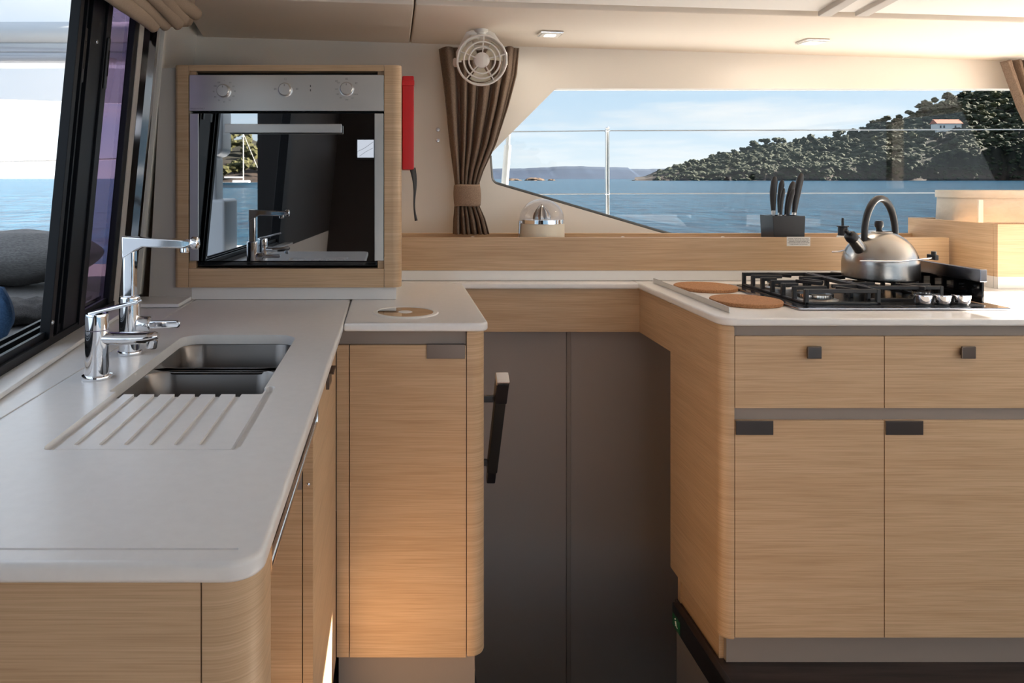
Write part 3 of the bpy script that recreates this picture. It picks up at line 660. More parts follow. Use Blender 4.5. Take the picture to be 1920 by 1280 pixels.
# ------------------------------------------------------------------ curtains
def curtain(name, rows, y0, folds, label, n=180, ph=0):
    zs_ = [r[0] for r in rows]
    def ev(z):
        for a, b in zip(rows, rows[1:]):
            if a[0] >= z >= b[0]:
                t = (a[0] - z) / (a[0] - b[0]); t = t * t * (3 - 2 * t) if False else t
                return [p + (q - p) * t for p, q in zip(a, b)]
        return rows[-1]
    def f(u, v):
        z = zs_[0] + (zs_[-1] - zs_[0]) * v; _, xl, xr, am = ev(z)
        uu = u + .022 * math.sin(2 * PI * 2.3 * u + 1 + ph) + .012 * noise.noise((u * 6, v * 2.5, ph))
        w = math.sin(2 * PI * folds * uu + ph)
        w = math.copysign(abs(w) ** .7, w) + .35 * math.sin(2 * PI * folds * 2.0 * uu + 1.3)
        return Vector((xl + (xr - xl) * (u + .012 * math.sin(2 * PI * folds * uu + 1.2)), y0 + am * w * (.75 + .35 * noise.noise((u * 5, 3.3, ph))) + .02 * (u - .5) ** 2, z + .006 * math.sin(9 * u) * (1 if v < .02 else 0)))
    return MB().grid(f, n, 60), f
def cx(px, d=2.79): return (px - CX) * d / F
def cz(py, d=2.79): return HC - (py - CY) * d / F
cu = thing('curtain', 'brown linen curtain gathered by a knitted tie left of the window', 'curtain', (cx(885), 2.79, cz(437)))
g_, _f = curtain('c', [(cz(91), cx(822), cx(976), .016), (cz(140), cx(829), cx(971), .018), (cz(200), cx(836), cx(955), .019), (cz(270), cx(844), cx(932), .018), (cz(320), cx(851), cx(908), .016), (cz(346), cx(854), cx(899), .013), (cz(368), cx(855), cx(897), .012), (cz(386), cx(853), cx(900), .013), (cz(410), cx(851), cx(911), .018), (cz(439), cx(850), cx(919), .02)], 2.79, 6.5, '')
co_ = g_.build('cloth', 'curtain_cloth', cu, smooth=80); sm = co_.modifiers.new('thickness', 'SOLIDIFY'); sm.thickness = .003
def bandf(u, v):
    a = 2 * PI * u
    return Vector((cx(876) + math.cos(a) * (.0485 + .003 * math.sin(PI * v)) - .003 * (v - .5), 2.79 + math.sin(a) * .032, cz(386 - 2 * math.cos(a)) + v * .081 + .003 * math.sin(a * 2)))
bo_ = MB().grid(bandf, 48, 10, True).build('tie_band', 'band_cloth', cu, smooth=60); sm = bo_.modifiers.new('thickness', 'SOLIDIFY'); sm.thickness = .003
cu2 = thing('curtain', 'brown linen curtain at the right edge of the photo', 'curtain', (cx(1960), 2.80, cz(420)))
g_, _f = curtain('c', [(cz(114), cx(1884), cx(2060), .016), (cz(200), cx(1917), cx(2050), .018), (cz(300), cx(1968), cx(2062), .018), (cz(400), cx(2012), cx(2082), .015)], 2.80, 9.5, '', ph=1.7)
co_ = g_.build('cloth', 'curtain_cloth', cu2, smooth=80); sm = co_.modifiers.new('thickness', 'SOLIDIFY'); sm.thickness = .003

# roman blind folded over the sliding window
rb = thing('roman_blind', 'beige roman blind folded up above the sliding window', 'blind', (WL(1.8, 1.7), 1.8, 1.66))
for i in range(5):
    zb_ = 1.672 + .019 * i; ob = .05 + .016 * i; de = 2.02 + .055 * i
    def ff(u, v, zb_=zb_, ob=ob, de=de, i=i):
        d = 1.15 + (de - 1.15) * u; a = PI * (v * 1.15 - .1)
        z = zb_ + .006 * math.sin(d * 7 + i) - (.012 if u > .97 else 0) * 0 + .045 * (d - 1.7) * .5
        r = .02
        if v < .5: o = ob + .006 * math.sin(5 * d + i * 2) - .0 + math.sin(a) * .02
        else: o = ob + .006 * math.sin(5 * d + i * 2) + math.sin(a) * .02 - (v - .5) * .06
        return Vector((WL(d, z, o), d, z + (1 - math.cos(a)) * .026))
    q = MB().grid(ff, 40, 16).build('fold', 'blind_cloth', rb, smooth=70)
    sm = q.modifiers.new('thickness', 'SOLIDIFY'); sm.thickness = .004
hb = MB(); lbox(hb, 1.12, 2.3, 1.755, 1.86, .005, .1, .015); hb.build('heading', 'blind_cloth', rb, smooth=50)

# ------------------------------------------------------------------ ceiling lamps, fan, hatch
for i, (x, lab) in enumerate(((.549, 'square recessed ceiling lamp beside the fan'), (1.469, 'square recessed ceiling lamp above the knife block'))):
    y = 2.62; z = zs(x)
    lo = thing('ceiling_lamp', lab, 'lamp', (x, y, z), 'recessed ceiling lamps')
    fr_ = MB().box(-.040, .040, -.04, .04, -.008, .0, .003, M=Matrix.Translation((x, y, z)) @ Matrix.Rotation(.0295, 4, 'Y'))
    fr_.build('frame', 'chrome', lo, smooth=40)
    MB().box(-.034, .034, -.034, .034, -.0095, -.0075, .001, M=Matrix.Translation((x, y, z)) @ Matrix.Rotation(.0295, 4, 'Y')).build('bezel', 'white_plastic', lo)
    MB().box(-.018, .018, -.018, .018, -.0115, -.009, .001, M=Matrix.Translation((x, y, z)) @ Matrix.Rotation(.0295, 4, 'Y')).build('lens', 'lamp_lens', lo)
    li = bpy.data.lights.new('lamp_light', 'AREA'); li.energy = .3; li.size = .05; li.color = (1, .88, .72)
    lio = bpy.data.objects.new('lamp_light', li); COL.objects.link(lio); lio.parent = lo; lio.location = (0, 0, -.02)
fx, fy, fz = (905 - CX) * 2.56 / F, 2.56, HC + (335 - 113) * 2.56 / F
fn_ = thing('cabin_fan', 'white cabin fan hanging from the headliner in front of the curtain', 'fan', (fx, 2.6, zs(fx)))
zt_ = zs(fx)
MB().lathe([(.024, 0), (.024, -.008), (.018, -.012), (.014, -.03), (.009, -.036), (0, -.037)], (fx, 2.60, zt_), 24).build('mount', 'white_plastic', fn_, smooth=40)
yk = []
for a, b_ in ((-.047, -.016), (-.036, -.010), (.0, -.008), (.036, -.012), (.047, -.018)): pass
yoke = [(fx - .079, fy + .03, fz - .002), (fx - .080, fy + .03, fz + .03), (fx - .045, fy + .035, zt_ - .014), (fx - .035, fy + .038, zt_ - .011), (fx + .028, fy + .038, zt_ - .013), (fx + .038, fy + .035, zt_ - .018), (fx + .080, fy + .03, fz + .026), (fx + .081, fy + .03, fz - .012)]
MB().tube(yoke, .0055, 8, sx=.7, sy=1.7).build('yoke', 'white_plastic', fn_, smooth=40)
MB().lathe([(0, 0), (.014, .0), (.016, .003), (.016, .012), (.012, .016), (0, .017)], (fx - .083, fy + .03, fz - .003), 20, Matrix.Rotation(-PI / 2, 4, 'Y')).build('pivot_knob', 'white_plastic', fn_, smooth=40)
MF = Matrix.Translation((fx - .004, fy, fz)) @ Matrix.Rotation(.12, 4, 'X')
def ring(r, rt, z, n=48): return [MF @ Vector((r * math.cos(2 * PI * i / n), z, r * math.sin(2 * PI * i / n))) for i in range(n)]
MB().grid(lambda u, v: MF @ Vector(((.084 - .004 * v) * math.cos(2 * PI * u), -.008 + .05 * v, (.084 - .004 * v) * math.sin(2 * PI * u))), 56, 6, True).build('shroud', 'white_plastic', fn_, smooth=60).modifiers.new('thickness', 'SOLIDIFY').thickness = .0025
gd = MB().tube(ring(.084, 0, -.008), .0040, 8, True).tube(ring(.062, 0, -.013), .0030, 8, True).tube(ring(.045, 0, -.015), .0030, 8, True)
for k in range(5):
    a = 2 * PI * k / 5 + .25
    gd.tube([MF @ Vector((.022 * math.cos(a), -.016, .022 * math.sin(a))), MF @ Vector((.084 * math.cos(a), -.008, .084 * math.sin(a)))], .0024, 6)
gd.tube(ring(.080, 0, .042), .003, 6, True)
gd.build('guard', 'white_plastic', fn_, smooth=50)
MB().lathe([(0, .020), (.020, .019), (.0265, .014), (.027, 0), (.025, -.03), (0, -.032)], (0, 0, 0), 32, MF @ Matrix.Rotation(PI / 2, 4, 'X')).build('motor_hub', 'white_plastic', fn_, smooth=40)
for k in range(3):
    a0 = 2 * PI * k / 3 + .5
    def bf(u, v, a0=a0):
        a = a0 + (u - .5) * (.9 + .2 * v); r = .024 + .05 * v
        return MF @ Vector((r * math.cos(a), .016 + (u - .5) * .022, r * math.sin(a)))
    MB().grid(bf, 8, 6).build('blade', 'cream_plastic', fn_, smooth=60).modifiers.new('thickness', 'SOLIDIFY').thickness = .0015

# roof hatch
hx0, hx1, hy0, hy1 = 1.0, 1.42, 1.42, 1.93
ht = thing('roof_hatch', 'white framed roof hatch at the top edge of the photo', 'hatch', (1.2, 1.7, zs(1.2)))
zz = zs(1.2) + .006
cut(MB().prism(rounded([(hx0, hy0, .08), (hx1, hy0, .08), (hx1, hy1, .08), (hx0, hy1, .08)]), 'Z', zz - .022, zz, .006), [MB().prism(rounded([(hx0 + .045, hy0 + .045, .06), (hx1 - .045, hy0 + .045, .06), (hx1 - .045, hy1 - .045, .06), (hx0 + .045, hy1 - .045, .06)]), 'Z', zz - .1, zz + .1)], 'frame', 'ceiling_white', ht)
MB().prism(rounded([(hx0 + .04, hy0 + .04, .06), (hx1 - .04, hy0 + .04, .06), (hx1 - .04, hy1 - .04, .06), (hx0 + .04, hy1 - .04, .06)]), 'Z', zz - .014, zz - .010).build('pane', 'panel_greige', ht)
for x in (1.235, 1.345):
    MB().prism([(x - .028, 1.94), (x + .004, 1.94), (x + .07, 2.225), (x + .03, 2.225)], 'Z', zz - .016, zz + .002, .004).build('hinge_arm', 'panel_greige', ht, smooth=40)

# ------------------------------------------------------------------ juicer, knife block, bottle, sticker
jx, jy, jz = .544, 2.742, .982
ju = thing('citrus_juicer', 'cream citrus juicer under a clear dome in the shelf tray', 'juicer', (jx, jy, jz))
MB().lathe([(0, 0), (.079, 0), (.082, .004), (.082, .142), (.080, .145), (0, .145)], (jx, jy, jz), 48).build('body', 'cream_plastic', ju, smooth=35)
MB().lathe([(.0815, .1445), (.0825, .1455), (.0825, .159), (.081, .160), (.06, .1605), (0, .156)], (jx, jy, jz), 48).build('chrome_band', 'chrome', ju, smooth=35)
MB().lathe([(.0805 * math.cos(t), .160 + .0745 * math.sin(t)) for t in [PI / 2 * k / 14 for k in range(14)]] + [(0, .2345)], (jx, jy, jz), 48).build('dome', 'clear_plastic', ju, smooth=70)
rm = bmesh.new()
def ream(u, v):
    a = 2 * PI * u; r = .033 * math.cos(v * PI / 2) ** .8 * (1 - .14 * abs(math.sin(a * 5))) if v < 1 else 0
    return Vector((jx + r * math.cos(a), jy + r * math.sin(a), jz + .160 + .056 * v))
MB().grid(ream, 60, 14, True).build('reamer', 'kettle_steel', ju, smooth=40)
MB().tube([(jx - .084, jy - .02, jz + .155), (jx - .087, jy - .02, jz + .10), (jx - .086, jy - .02, jz + .085), (jx - .10, jy - .02, jz + .078)], .004, 8).build('clip_lever', 'chrome', ju, smooth=60)

kx0, kx1, ky0, ky1, kz0, kz1 = 1.357, 1.474, 2.672, 2.768, .982, 1.157
kb = thing('knife_block', 'black square knife block standing in the shelf tray', 'knife block', (1.415, 2.72, .982))
cut(MB().prism([(kx0 + .010, kz0), (kx1 - .006, kz0), (kx1, kz1), (kx0, kz1)], 'Y', ky0, ky1, .002), [MB().box(kx0 + .012, kx1 - .012, ky0 + .012, ky1 - .012, kz1 - .03, kz1 + .05)], 'case', 'black_plastic', kb)
MB().box(kx0 + .0125, kx1 - .0125, ky0 + .0125, ky1 - .0125, kz1 - .04, kz1 - .012).build('bristle_insert', 'black_rubber', kb)
kn = [((1450, 396), (1453, 331), .0125, 2.745, 'knife with straight black handle, leftmost in the block'), ((1462, 400), (1467, 337), .0105, 2.75, 'knife with black handle, second from left in the block'),
      ((1464, 404), (1470, 353), .0075, 2.70, 'small knife with thin black handle at the front of the block'), ((1474, 404), (1488, 340), .0110, 2.73, 'knife with black handle leaning right, behind a shorter one'),
      ((1477, 406), (1488, 355), .0085, 2.695, 'short knife with slim black handle in front right of the block'), ((1489, 400), (1503, 325), .0135, 2.755, 'tallest knife with thick black handle leaning right in the block')]
for (a, b_, r, d, lab) in kn:
    A = pos(*a, d); B = pos(*b_, d)
    t = thing('knife', lab, 'knife', A, 'knives in the block')
    n = 14; dirv = (B - A)
    pth = [A + dirv * (k / n) + Vector((-.0035 * math.sin(PI * k / n), 0, 0)) for k in range(n + 1)]
    rad = [r * (.62 + .38 * math.sin(min(1, k / n * 1.25) * PI * .62)) for k in range(n + 1)]; rad[-1] = r * .45; rad[-2] = r * .8
    MB().tube(pth, rad, 12, sx=.75, sy=1.0).build('handle', 'black_plastic', t, smooth=60)
    u = dirv.normalized()
    q = MB().tube([A - u * .012, A + u * .003], r * .62, 10).build('bolster', 'brushed_steel', t, smooth=60)
    MB().box(-.008, .008, -.0008, .0008, -.035, 0, M=Matrix.Translation(A - u * .006) @ dirv.to_track_quat('Z', 'Y').to_matrix().to_4x4()).build('blade', 'brushed_steel', t)
bt = pos(1580, 440, 2.74)
bo2 = thing('stopper_bottle', 'small dark bottle with flanged stopper and thin stem in the shelf tray', 'bottle', (bt.x, 2.74, .982))
zz0 = .982
MB().lathe([(0, 0), (.026, 0), (.027, .01), (.027, .075), (.018, .10), (.0, .10)], (bt.x, 2.74, zz0), 28).build('glass_body', 'white_plastic', bo2, smooth=40)
MB().lathe([(0, .1), (.0165, .1), (.0155, .131), (.021, .133), (.021, .1355), (.0, .137)], (bt.x, 2.74, zz0), 28).build('stopper', 'black_plastic', bo2, smooth=40)
MB().lathe([(0, .136), (.0045, .136), (.0042, .161), (.003, .164), (0, .165)], (bt.x, 2.74, zz0), 16).build('stem', 'black_plastic', bo2, smooth=40)
stx = (1497 - CX) * 2.63 / F; stz = HC - (452.5 - CY) * 2.63 / F
stk = thing('warning_sticker', 'small white printed warning sticker on the tray front', 'sticker', (stx, 2.6295, stz - .016))
box('paper', 'paper_white', stk, stx - .0413, stx + .0413, 2.6292, 2.6298, stz - .0163, stz + .0163, 0)
text('lettering', "DANGER : POUR EVITER TOUT RISQUE\nD'ASPHYXIE, PREVOIR UNE VENTILATION\nSUFFISANTE LORSQUE L'APPAREIL DE\nCUISSON FONCTIONNE. NE PAS UTILISER\nCOMME APPAREIL DE CHAUFFAGE", .0041, face_text(stx, 2.629, stz), 'print_black', stk, space=1.2)

# ------------------------------------------------------------------ gas hob
HX0, HX1, HY0, HY1 = 1.105, 1.687, 2.036, 2.50
ZH = ZC + .008
hb_ = thing('gas_hob', 'stainless gas hob with black grates on the peninsula', 'hob', ((HX0 + HX1) / 2, 2.27, ZC))
MB().prism(rounded([(HX0, HY0, .006), (HX1, HY0, .006), (HX1, HY1, .006), (HX0, HY1, .006)], 4), 'Z', ZC + .0004, ZH, .002).build('tray', 'hob_steel', hb_, smooth=40)
MB().prism(rounded([(HX0 + .03, HY0 + .028, .012), (HX1 - .045, HY0 + .028, .012), (HX1 - .045, HY1 - .02, .012), (HX0 + .03, HY1 - .02, .012)], 5), 'Z', ZH - .0005, ZH + .0012, .0005).build('enamel_top', 'black_enamel', hb_, smooth=40)
def burner(x, y, r):
    b = MB().lathe([(0, 0), (r * 1.25, 0), (r * 1.25, .004), (r * 1.05, .006), (r * .98, .008), (0, .008)], (x, y, ZH + .0012), 40).build('burner', 'brushed_steel', hb_, smooth=35)
    q = MB()
    n = int(r * 900)
    for k in range(n):
        a = 2 * PI * k / n; q.box(-.0022, .0022, r * .75, r * .98, 0, .010, M=Matrix.Translation((x, y, ZH + .0095)) @ Matrix.Rotation(a, 4, 'Z'))
    q.lathe([(0, 0), (r * .93, 0), (r * .93, .010), (0, .010)], (x, y, ZH + .0092), 40).build('burner_crown', 'stanchion_steel', b, smooth=35)
    MB().lathe([(0, .0245), (r * .6, .0245), (r * .95, .022), (r, .020), (r * .98, .0185), (0, .0185)], (x, y, ZH + .001), 40).build('burner_cap', 'black_enamel', b, smooth=35)
burner(1.222, 2.165, .048); burner(1.235, 2.39, .036); burner(1.475, 2.40, .036); burner(1.562, 2.205, .027)
ZG = .982
def grate(x0, x1, y0, y1, left):
    w = .0055
    fr = MB()
    def bar(xa, ya, xb, yb, z0=ZG - .011, z1=ZG):
        d = Vector((xb - xa, yb - ya, 0)); L_ = d.length; a = math.atan2(d.y, d.x)
        fr.box(0, L_, -w * .8, w * .8, 0, z1 - z0, .0015, 1, M=Matrix.Translation((xa, ya, z0)) @ Matrix.Rotation(a, 4, 'Z'))
    bar(x0, y0, x1, y0); bar(x0, y1, x1, y1)
    xs = x0 if left else x1; sg_ = 1 if left else -1
    for k in range(7):
        y = y0 + (y1 - y0) * k / 6
        ln = (x1 - x0) * (.46 if k in (1, 5) else .22 if k in (2, 4) else .34)
        if 0 < k < 6: bar(xs, y, xs + sg_ * ln, y)
        fr.box(xs - w, xs + w, y - w, y + w, ZH + .001, ZG, .0015, 1)
    xo = x1 if left else x0
    for k in range(4):
        y = y0 + (y1 - y0) * k / 3; fr.box(xo - w, xo + w, y - w, y + w, ZH + .001, ZG, .0015, 1)
    bar(xo, y0, xo, y1)
    for yc in (y0 + (y1 - y0) * .28, y0 + (y1 - y0) * .75):
        xm = (x0 + x1) / 2
        bar(xm - .02, yc + .10, xm + .03, yc + .045); bar(xo, yc - .012, xo - sg_ * .07, yc - .002); bar(xm + .05, yc - .10, xm + .018, yc - .045)
    # base rail
    fr.box(x0 - w, x1 + w, y0 - w, y0 + w, ZH + .0012, ZH + .008, .001, 1).box(xs - w, xs + w, y0, y1, ZH + .0012, ZH + .008, .001, 1)
    return fr.build('grate', 'black_cast', hb_, smooth=30)
grate(1.152, 1.352, 2.085, 2.455, True); grate(1.366, 1.575, 2.15, 2.455, False)
for x in (1.4775, 1.531, 1.585):
    k = MB().lathe([(0, .006), (.0195, .006), (.021, .008), (.0235, .026), (.0225, .029), (0, .0295)], (x, 2.085, ZH), 36).build('knob', 'chrome', hb_, smooth=30)
    MB().lathe([(0, 0), (.0165, 0), (.0165, .006), (0, .006)], (x, 2.085, ZH + .0005), 28).build('knob_base', 'black_plastic', k, smooth=30)
gl = box('side_guard', 'black_gloss', hb_, 1.655, 1.661, 2.10, 2.46, ZH + .0015, 1.0, .001)
MB().prism(rounded([(2.098, .9985, .004), (2.098, 1.035, .002), (2.36, 1.035, .002), (2.36, .9985, .018)], 6), 'X', 1.648, 1.668, .002).build('guard_rail', 'hob_steel', gl, smooth=40)

# kettle
kX, kY, kZ = (1650 - CX) * 2.31 / F, 2.31, ZG
R = .1035
kt = thing('kettle', 'brushed steel dome kettle with black hoop handle on the hob', 'kettle', (kX, kY, kZ))
prof = [(0, 0), (R - .006, 0), (R - .001, .003), (R, .008), (R, .046), (R * .985, .060), (R * .945, .076), (R * .88, .092), (R * .78, .109), (R * .65, .1235), (R * .5, .1345), (R * .36, .141), (R * .33, .1418), (R * .325, .144), (R * .28, .147), (0, .1505)]
MB().lathe(prof, (kX, kY, kZ), 64).build('body', 'kettle_steel', kt, smooth=30)
lk = MB().lathe([(0, 0), (.008, 0), (.0085, .006), (.012, .011), (.0125, .022), (.0095, .028), (0, .029)], (kX - .003, kY, kZ + .150), 24).build('lid_knob', 'black_plastic', kt, smooth=40)
sd = Vector((-.94, -.345, 0)).normalized()
arc = []
hw, hz = .067, .115
for k in range(25):
    t = -PI * .06 + PI * 1.12 * k / 24
    arc.append(Vector((kX, kY, kZ + .132)) + sd * (hw * math.cos(t)) + Vector((0, 0, hz * max(math.sin(t), -.3) * 1.0)))
MB().tube(arc, [.0085 + .0022 * math.sin(PI * k / 24) for k in range(25)], 14).build('handle', 'black_plastic', kt, smooth=60)
s0 = Vector((kX, kY, kZ + .085)) + sd * (R * .70); s1 = s0 + sd * .045 + Vector((0, 0, .042))
sp_ = MB().tube([s0, s0 + (s1 - s0) * .5, s1], [.022, .0185, .0165], 24).build('spout', 'kettle_steel', kt, smooth=50)
u = (s1 - s0).normalized()
MB().tube([s1 - u * .003, s1 + u * .004, s1 + u * .016, s1 + u * .021], [.0175, .0185, .0165, .009], 20).tube([s1 + u * .012 + Vector((-.002, 0, .004)), s1 + u * .03 + Vector((-.006, 0, .006))], [.006, .007], 12).build('whistle_cap', 'black_plastic', sp_, smooth=50)
# pot clamp rods
pcl = thing('pot_clamp', 'thin steel pot clamp rods around the kettle', 'clamp', (kX, kY - R - .01, 1.03))
rz = HC - (490.5 - CY) * 2.19 / F
yf = kY - R - .006
MB().tube([((1612 - CX) * yf / F, yf, rz + .001), ((1690 - CX) * yf / F, yf, rz), ((1740 - CX) * 2.24 / F, 2.24, rz + .004), (1.652, 2.28, rz + .004)], .0022, 8).build('front_rod', 'chrome', pcl, smooth=60)
MB().tube([(kX - R - .035, kY + .02, rz + .015), (kX - R - .004, kY + .03, rz + .015), (kX - .03, kY + R + .012, rz + .015), (1.652, kY + R + .012, rz + .015)], .0022, 8).build('rear_rod', 'chrome', pcl, smooth=60)
MB().box(1.640, 1.652, 2.262, 2.298, rz - .004, rz + .012, .002).lathe([(0, 0), (.007, 0), (.007, .01), (0, .011)], (1.646, 2.275, rz + .012), 12).build('clamp_block', 'black_plastic', pcl, smooth=40)

# ------------------------------------------------------------------ outside: railing, cushions, awning
rz1, rz2 = HC + (335 - 245) * 4.2 / F, HC - (363 - 335) * 4.2 / F
stn = thing('stanchion', 'polished steel railing post outside the window', 'post', (wx(1138.5, 4.2), 4.2, .72))
MB().lathe([(0, 0), (.035, 0), (.035, .006), (.0135, .01), (.0125, rz1 + .012 - .72), (.009, rz1 + .02 - .72), (0, rz1 + .022 - .72)], (wx(1138.5, 4.2), 4.2, .72), 20).build('post', 'stanchion_steel', stn, smooth=40)
for z in (rz1, rz2):
    MB().lathe([(.0125, -.006), (.016, -.003), (.016, .003), (.0125, .006)], (wx(1138.5, 4.2), 4.2, z), 20).build('wire_eye', 'stanchion_steel', stn, smooth=40)
for nm, z, dz in (('upper railing wire running across the window', rz1, .014), ('lower railing wire crossing in front of the sea', rz2, .012)):
    MB().tube([(.35, 4.2, z - dz * .6), (wx(1138.5, 4.2), 4.2, z), (6.0, 4.2, z + dz)], .0034, 6).build('guard_wire', 'wire_steel', smooth=60, label=nm, cat='wire', group='railing wires')
gp = thing('gas_strut', 'pale tubular strut outside the window beside the curtain', 'strut', ((947 - CX) * 3.25 / F, 3.25, .72))
A = pos(954, 236, 3.25); B = pos(952, 272, 3.25); C_ = pos(946, 350, 3.25); D_ = C_ + (C_ - B) * ((C_.z - .72) / (B.z - C_.z))
MB().tube([A, B], .009, 14).build('rod', 'awning_grey', gp, smooth=60)
MB().tube([B, C_, D_], .0155, 16).build('sleeve', 'awning_grey', gp, smooth=60)
MB().box(A.x - .012, A.x + .022, 3.23, 3.27, A.z - .01, A.z + .03, .004).build('end_fitting', 'gelcoat_white', gp, smooth=40)

def pillow(name, m, c, size, rot, label, cat='cushion'):
    def f(u, v):
        a = 2 * PI * u; ph = PI * (v - .5); n = 2 / 3.2
        def sp(t): return math.copysign(abs(t) ** n, t)
        x = sp(math.cos(a)) * abs(math.cos(ph)) ** .45; y = sp(math.sin(a)) * abs(math.cos(ph)) ** .45; z = math.sin(ph)
        e_ = max(abs(x), abs(y))
        return Vector((x * size[0], y * size[1], z * size[2] * (1 - .55 * e_ ** 3) + .012 * noise.noise((x * 3, y * 3, z + c[0] * 7))))
    mb = MB().grid(f, 48, 25, True); mb.bm.transform(Matrix.Translation(c) @ Matrix.Rotation(rot[2], 4, 'Z') @ Matrix.Rotation(rot[1], 4, 'Y') @ Matrix.Rotation(rot[0], 4, 'X'))
    bmesh.ops.remove_doubles(mb.bm, verts=mb.bm.verts, dist=.0005)
    return mb.build(name, m, smooth=80, label=label, cat=cat)
stt = thing('lounge_seat', 'grey upholstered outdoor seat beyond the sliding window', 'seat', (-1.7, 2.2, .72))
MB().box(-2.6, -.875, .9, 2.2, .76, .885, .03, 4).build('seat_cushion', 'grey_cloth', stt, smooth=50)
MB().box(-2.6, -.88, 2.21, 3.4, .76, .905, .03, 4).build('seat_cushion', 'grey_cloth', stt, smooth=50)
MB().box(-2.6, -.9, .9, 3.4, .72, .76).build('base', 'gelcoat_white', stt)
pillow('backrest_cushion', 'grey_cloth', (-1.46, 2.72, 1.0), (.42, .17, .098), (0, -.06, -.25), 'large grey striped bolster cushion outside the sliding window')
pillow('scatter_cushion', 'dark_cloth', (-1.055, 2.09, .918), (.10, .09, .034), (0, 0, .4), 'small dark cushion lying on the outdoor seat')
pillow('scatter_cushion', 'blue_cloth', (-.965, 1.76, .962), (.065, .03, .078), (.0, .12, .2), 'blue cushion at the left edge of the photo')
aw = thing('awning', 'white cockpit awning with rolled clear side screen outside the window', 'awning', (-2.0, 3.2, 1.65))
AX = -1.75
def ax_(py, d): return HC + (335 - py) * d / F
d_ = 3.45
MB().box(-3.4, -1.2, d_, d_ + 1.4, ax_(48, d_), 2.35, .02).build('hardtop', 'gelcoat_white', aw, smooth=40)
MB().tube([(-3.4, d_ + .02, ax_(62, d_)), (-1.2, d_ + .02, ax_(60, d_))], .052, 20).build('front_tube', 'awning_grey', aw, smooth=60)
MB().box(-3.4, -1.2, d_, d_ + .02, ax_(97, d_), ax_(80, d_), .004).build('upper_band', 'awning_grey', aw)
MB().tube([(-3.4, d_ + .015, ax_(104, d_)), (-2.3, d_ + .02, ax_(106, d_)), (-1.8, d_ + .015, ax_(103, d_)), (-1.2, d_ + .02, ax_(106, d_))], [.04, .036, .042, .036], 18).build('rolled_screen', 'clear_plastic', aw, smooth=60)
MB().tube([(-3.4, d_ + .03, ax_(104, d_)), (-1.2, d_ + .03, ax_(106, d_))], .030, 14).build('rolled_fabric', 'awning_grey', aw, smooth=60)
MB().prism([(-3.4, ax_(128, d_)), (-1.2, ax_(128, d_)), (-1.2, ax_(195, d_)), (-3.4, ax_(165, d_))], 'Y', d_, d_ + .02, .003).build('valance', 'awning_white', aw)
MB().tube([(-5, 4.6, 1.33), (-1.75, 3.9, 1.385), (-.6, 3.7, 1.41)], .005, 6).build('guard_wire', 'wire_steel', smooth=60, label='railing wire seen through the sliding window', cat='wire', group='railing wires')

# white outboard engine and plotter, seen only as reflections in the oven door
ob = thing('outboard_engine', 'white outboard engine parked on the aft rail, mirrored in the oven door', 'engine', (-1.3, -.75, .72))
MB().box(-1.43, -1.15, -.93, -.57, 1.44, 1.80, .06, 4).build('cowling', 'gelcoat_white', ob, smooth=50)
MB().box(-1.38, -1.2, -.87, -.63, 1.12, 1.45, .03, 3).build('leg', 'gelcoat_white', ob, smooth=50)
MB().box(-1.45, -1.12, -.95, -.55, .72, 1.15, .02, 3).build('bracket', 'gelcoat_white', ob, smooth=50)
pt = thing('chart_plotter', 'lit chart plotter on the dark bulkhead, mirrored in the oven door', 'screen', (-.2, -1.07, 1.43))
box('bezel', 'black_plastic', pt, -.275, -.135, -1.08, -1.06, 1.43, 1.585, .004)
scn = box('screen', 'screen_on', pt, -.265, -.145, -1.06, -1.0585, 1.445, 1.575, 0)
MB().tube([(-.262, -1.058, 1.49), (-.22, -1.058, 1.51), (-.19, -1.058, 1.53), (-.148, -1.058, 1.56)], .0012, 5).tube([(-.25, -1.058, 1.455), (-.2, -1.058, 1.49), (-.15, -1.058, 1.515)], .001, 5).build('chart_lines', 'print_black', scn)

# ------------------------------------------------------------------ sea and land
sea = MB(); SZ = -.78
q = bmesh.new(); vs = [q.verts.new(p) for p in ((-30000, -30000, SZ), (30000, -30000, SZ), (30000, 40000, SZ), (-30000, 40000, SZ))]; q.faces.new(vs); sea._merge(q)
so2 = sea.build('sea', 'sea_water', loc=(0, 0, SZ)); so2['kind'] = 'stuff'; so2['label'] = 'rippled blue sea reaching to the horizon'; so2['category'] = 'sea'
def sstep(a, b, x):
    t = max(0, min(1, (x - a) / (b - a))); return t * t * (3 - 2 * t)
SIL = [(1190, 331), (1208, 329), (1255, 315), (1298, 303), (1372, 288), (1415, 275), (1454, 268), (1512, 268), (1575, 256), (1610, 250), (1641, 233), (1708, 214), (1766, 189), (1794, 178), (1920, 140), (2100, 110), (2400, 90), (2700, 150), (2900, 330)]
def sil(px):
    for (a, ya), (b, yb) in zip(SIL, SIL[1:]):
        if a <= px <= b: return ya + (yb - ya) * (px - a) / (b - a)
    return 331
D0, D1 = 800., 960.
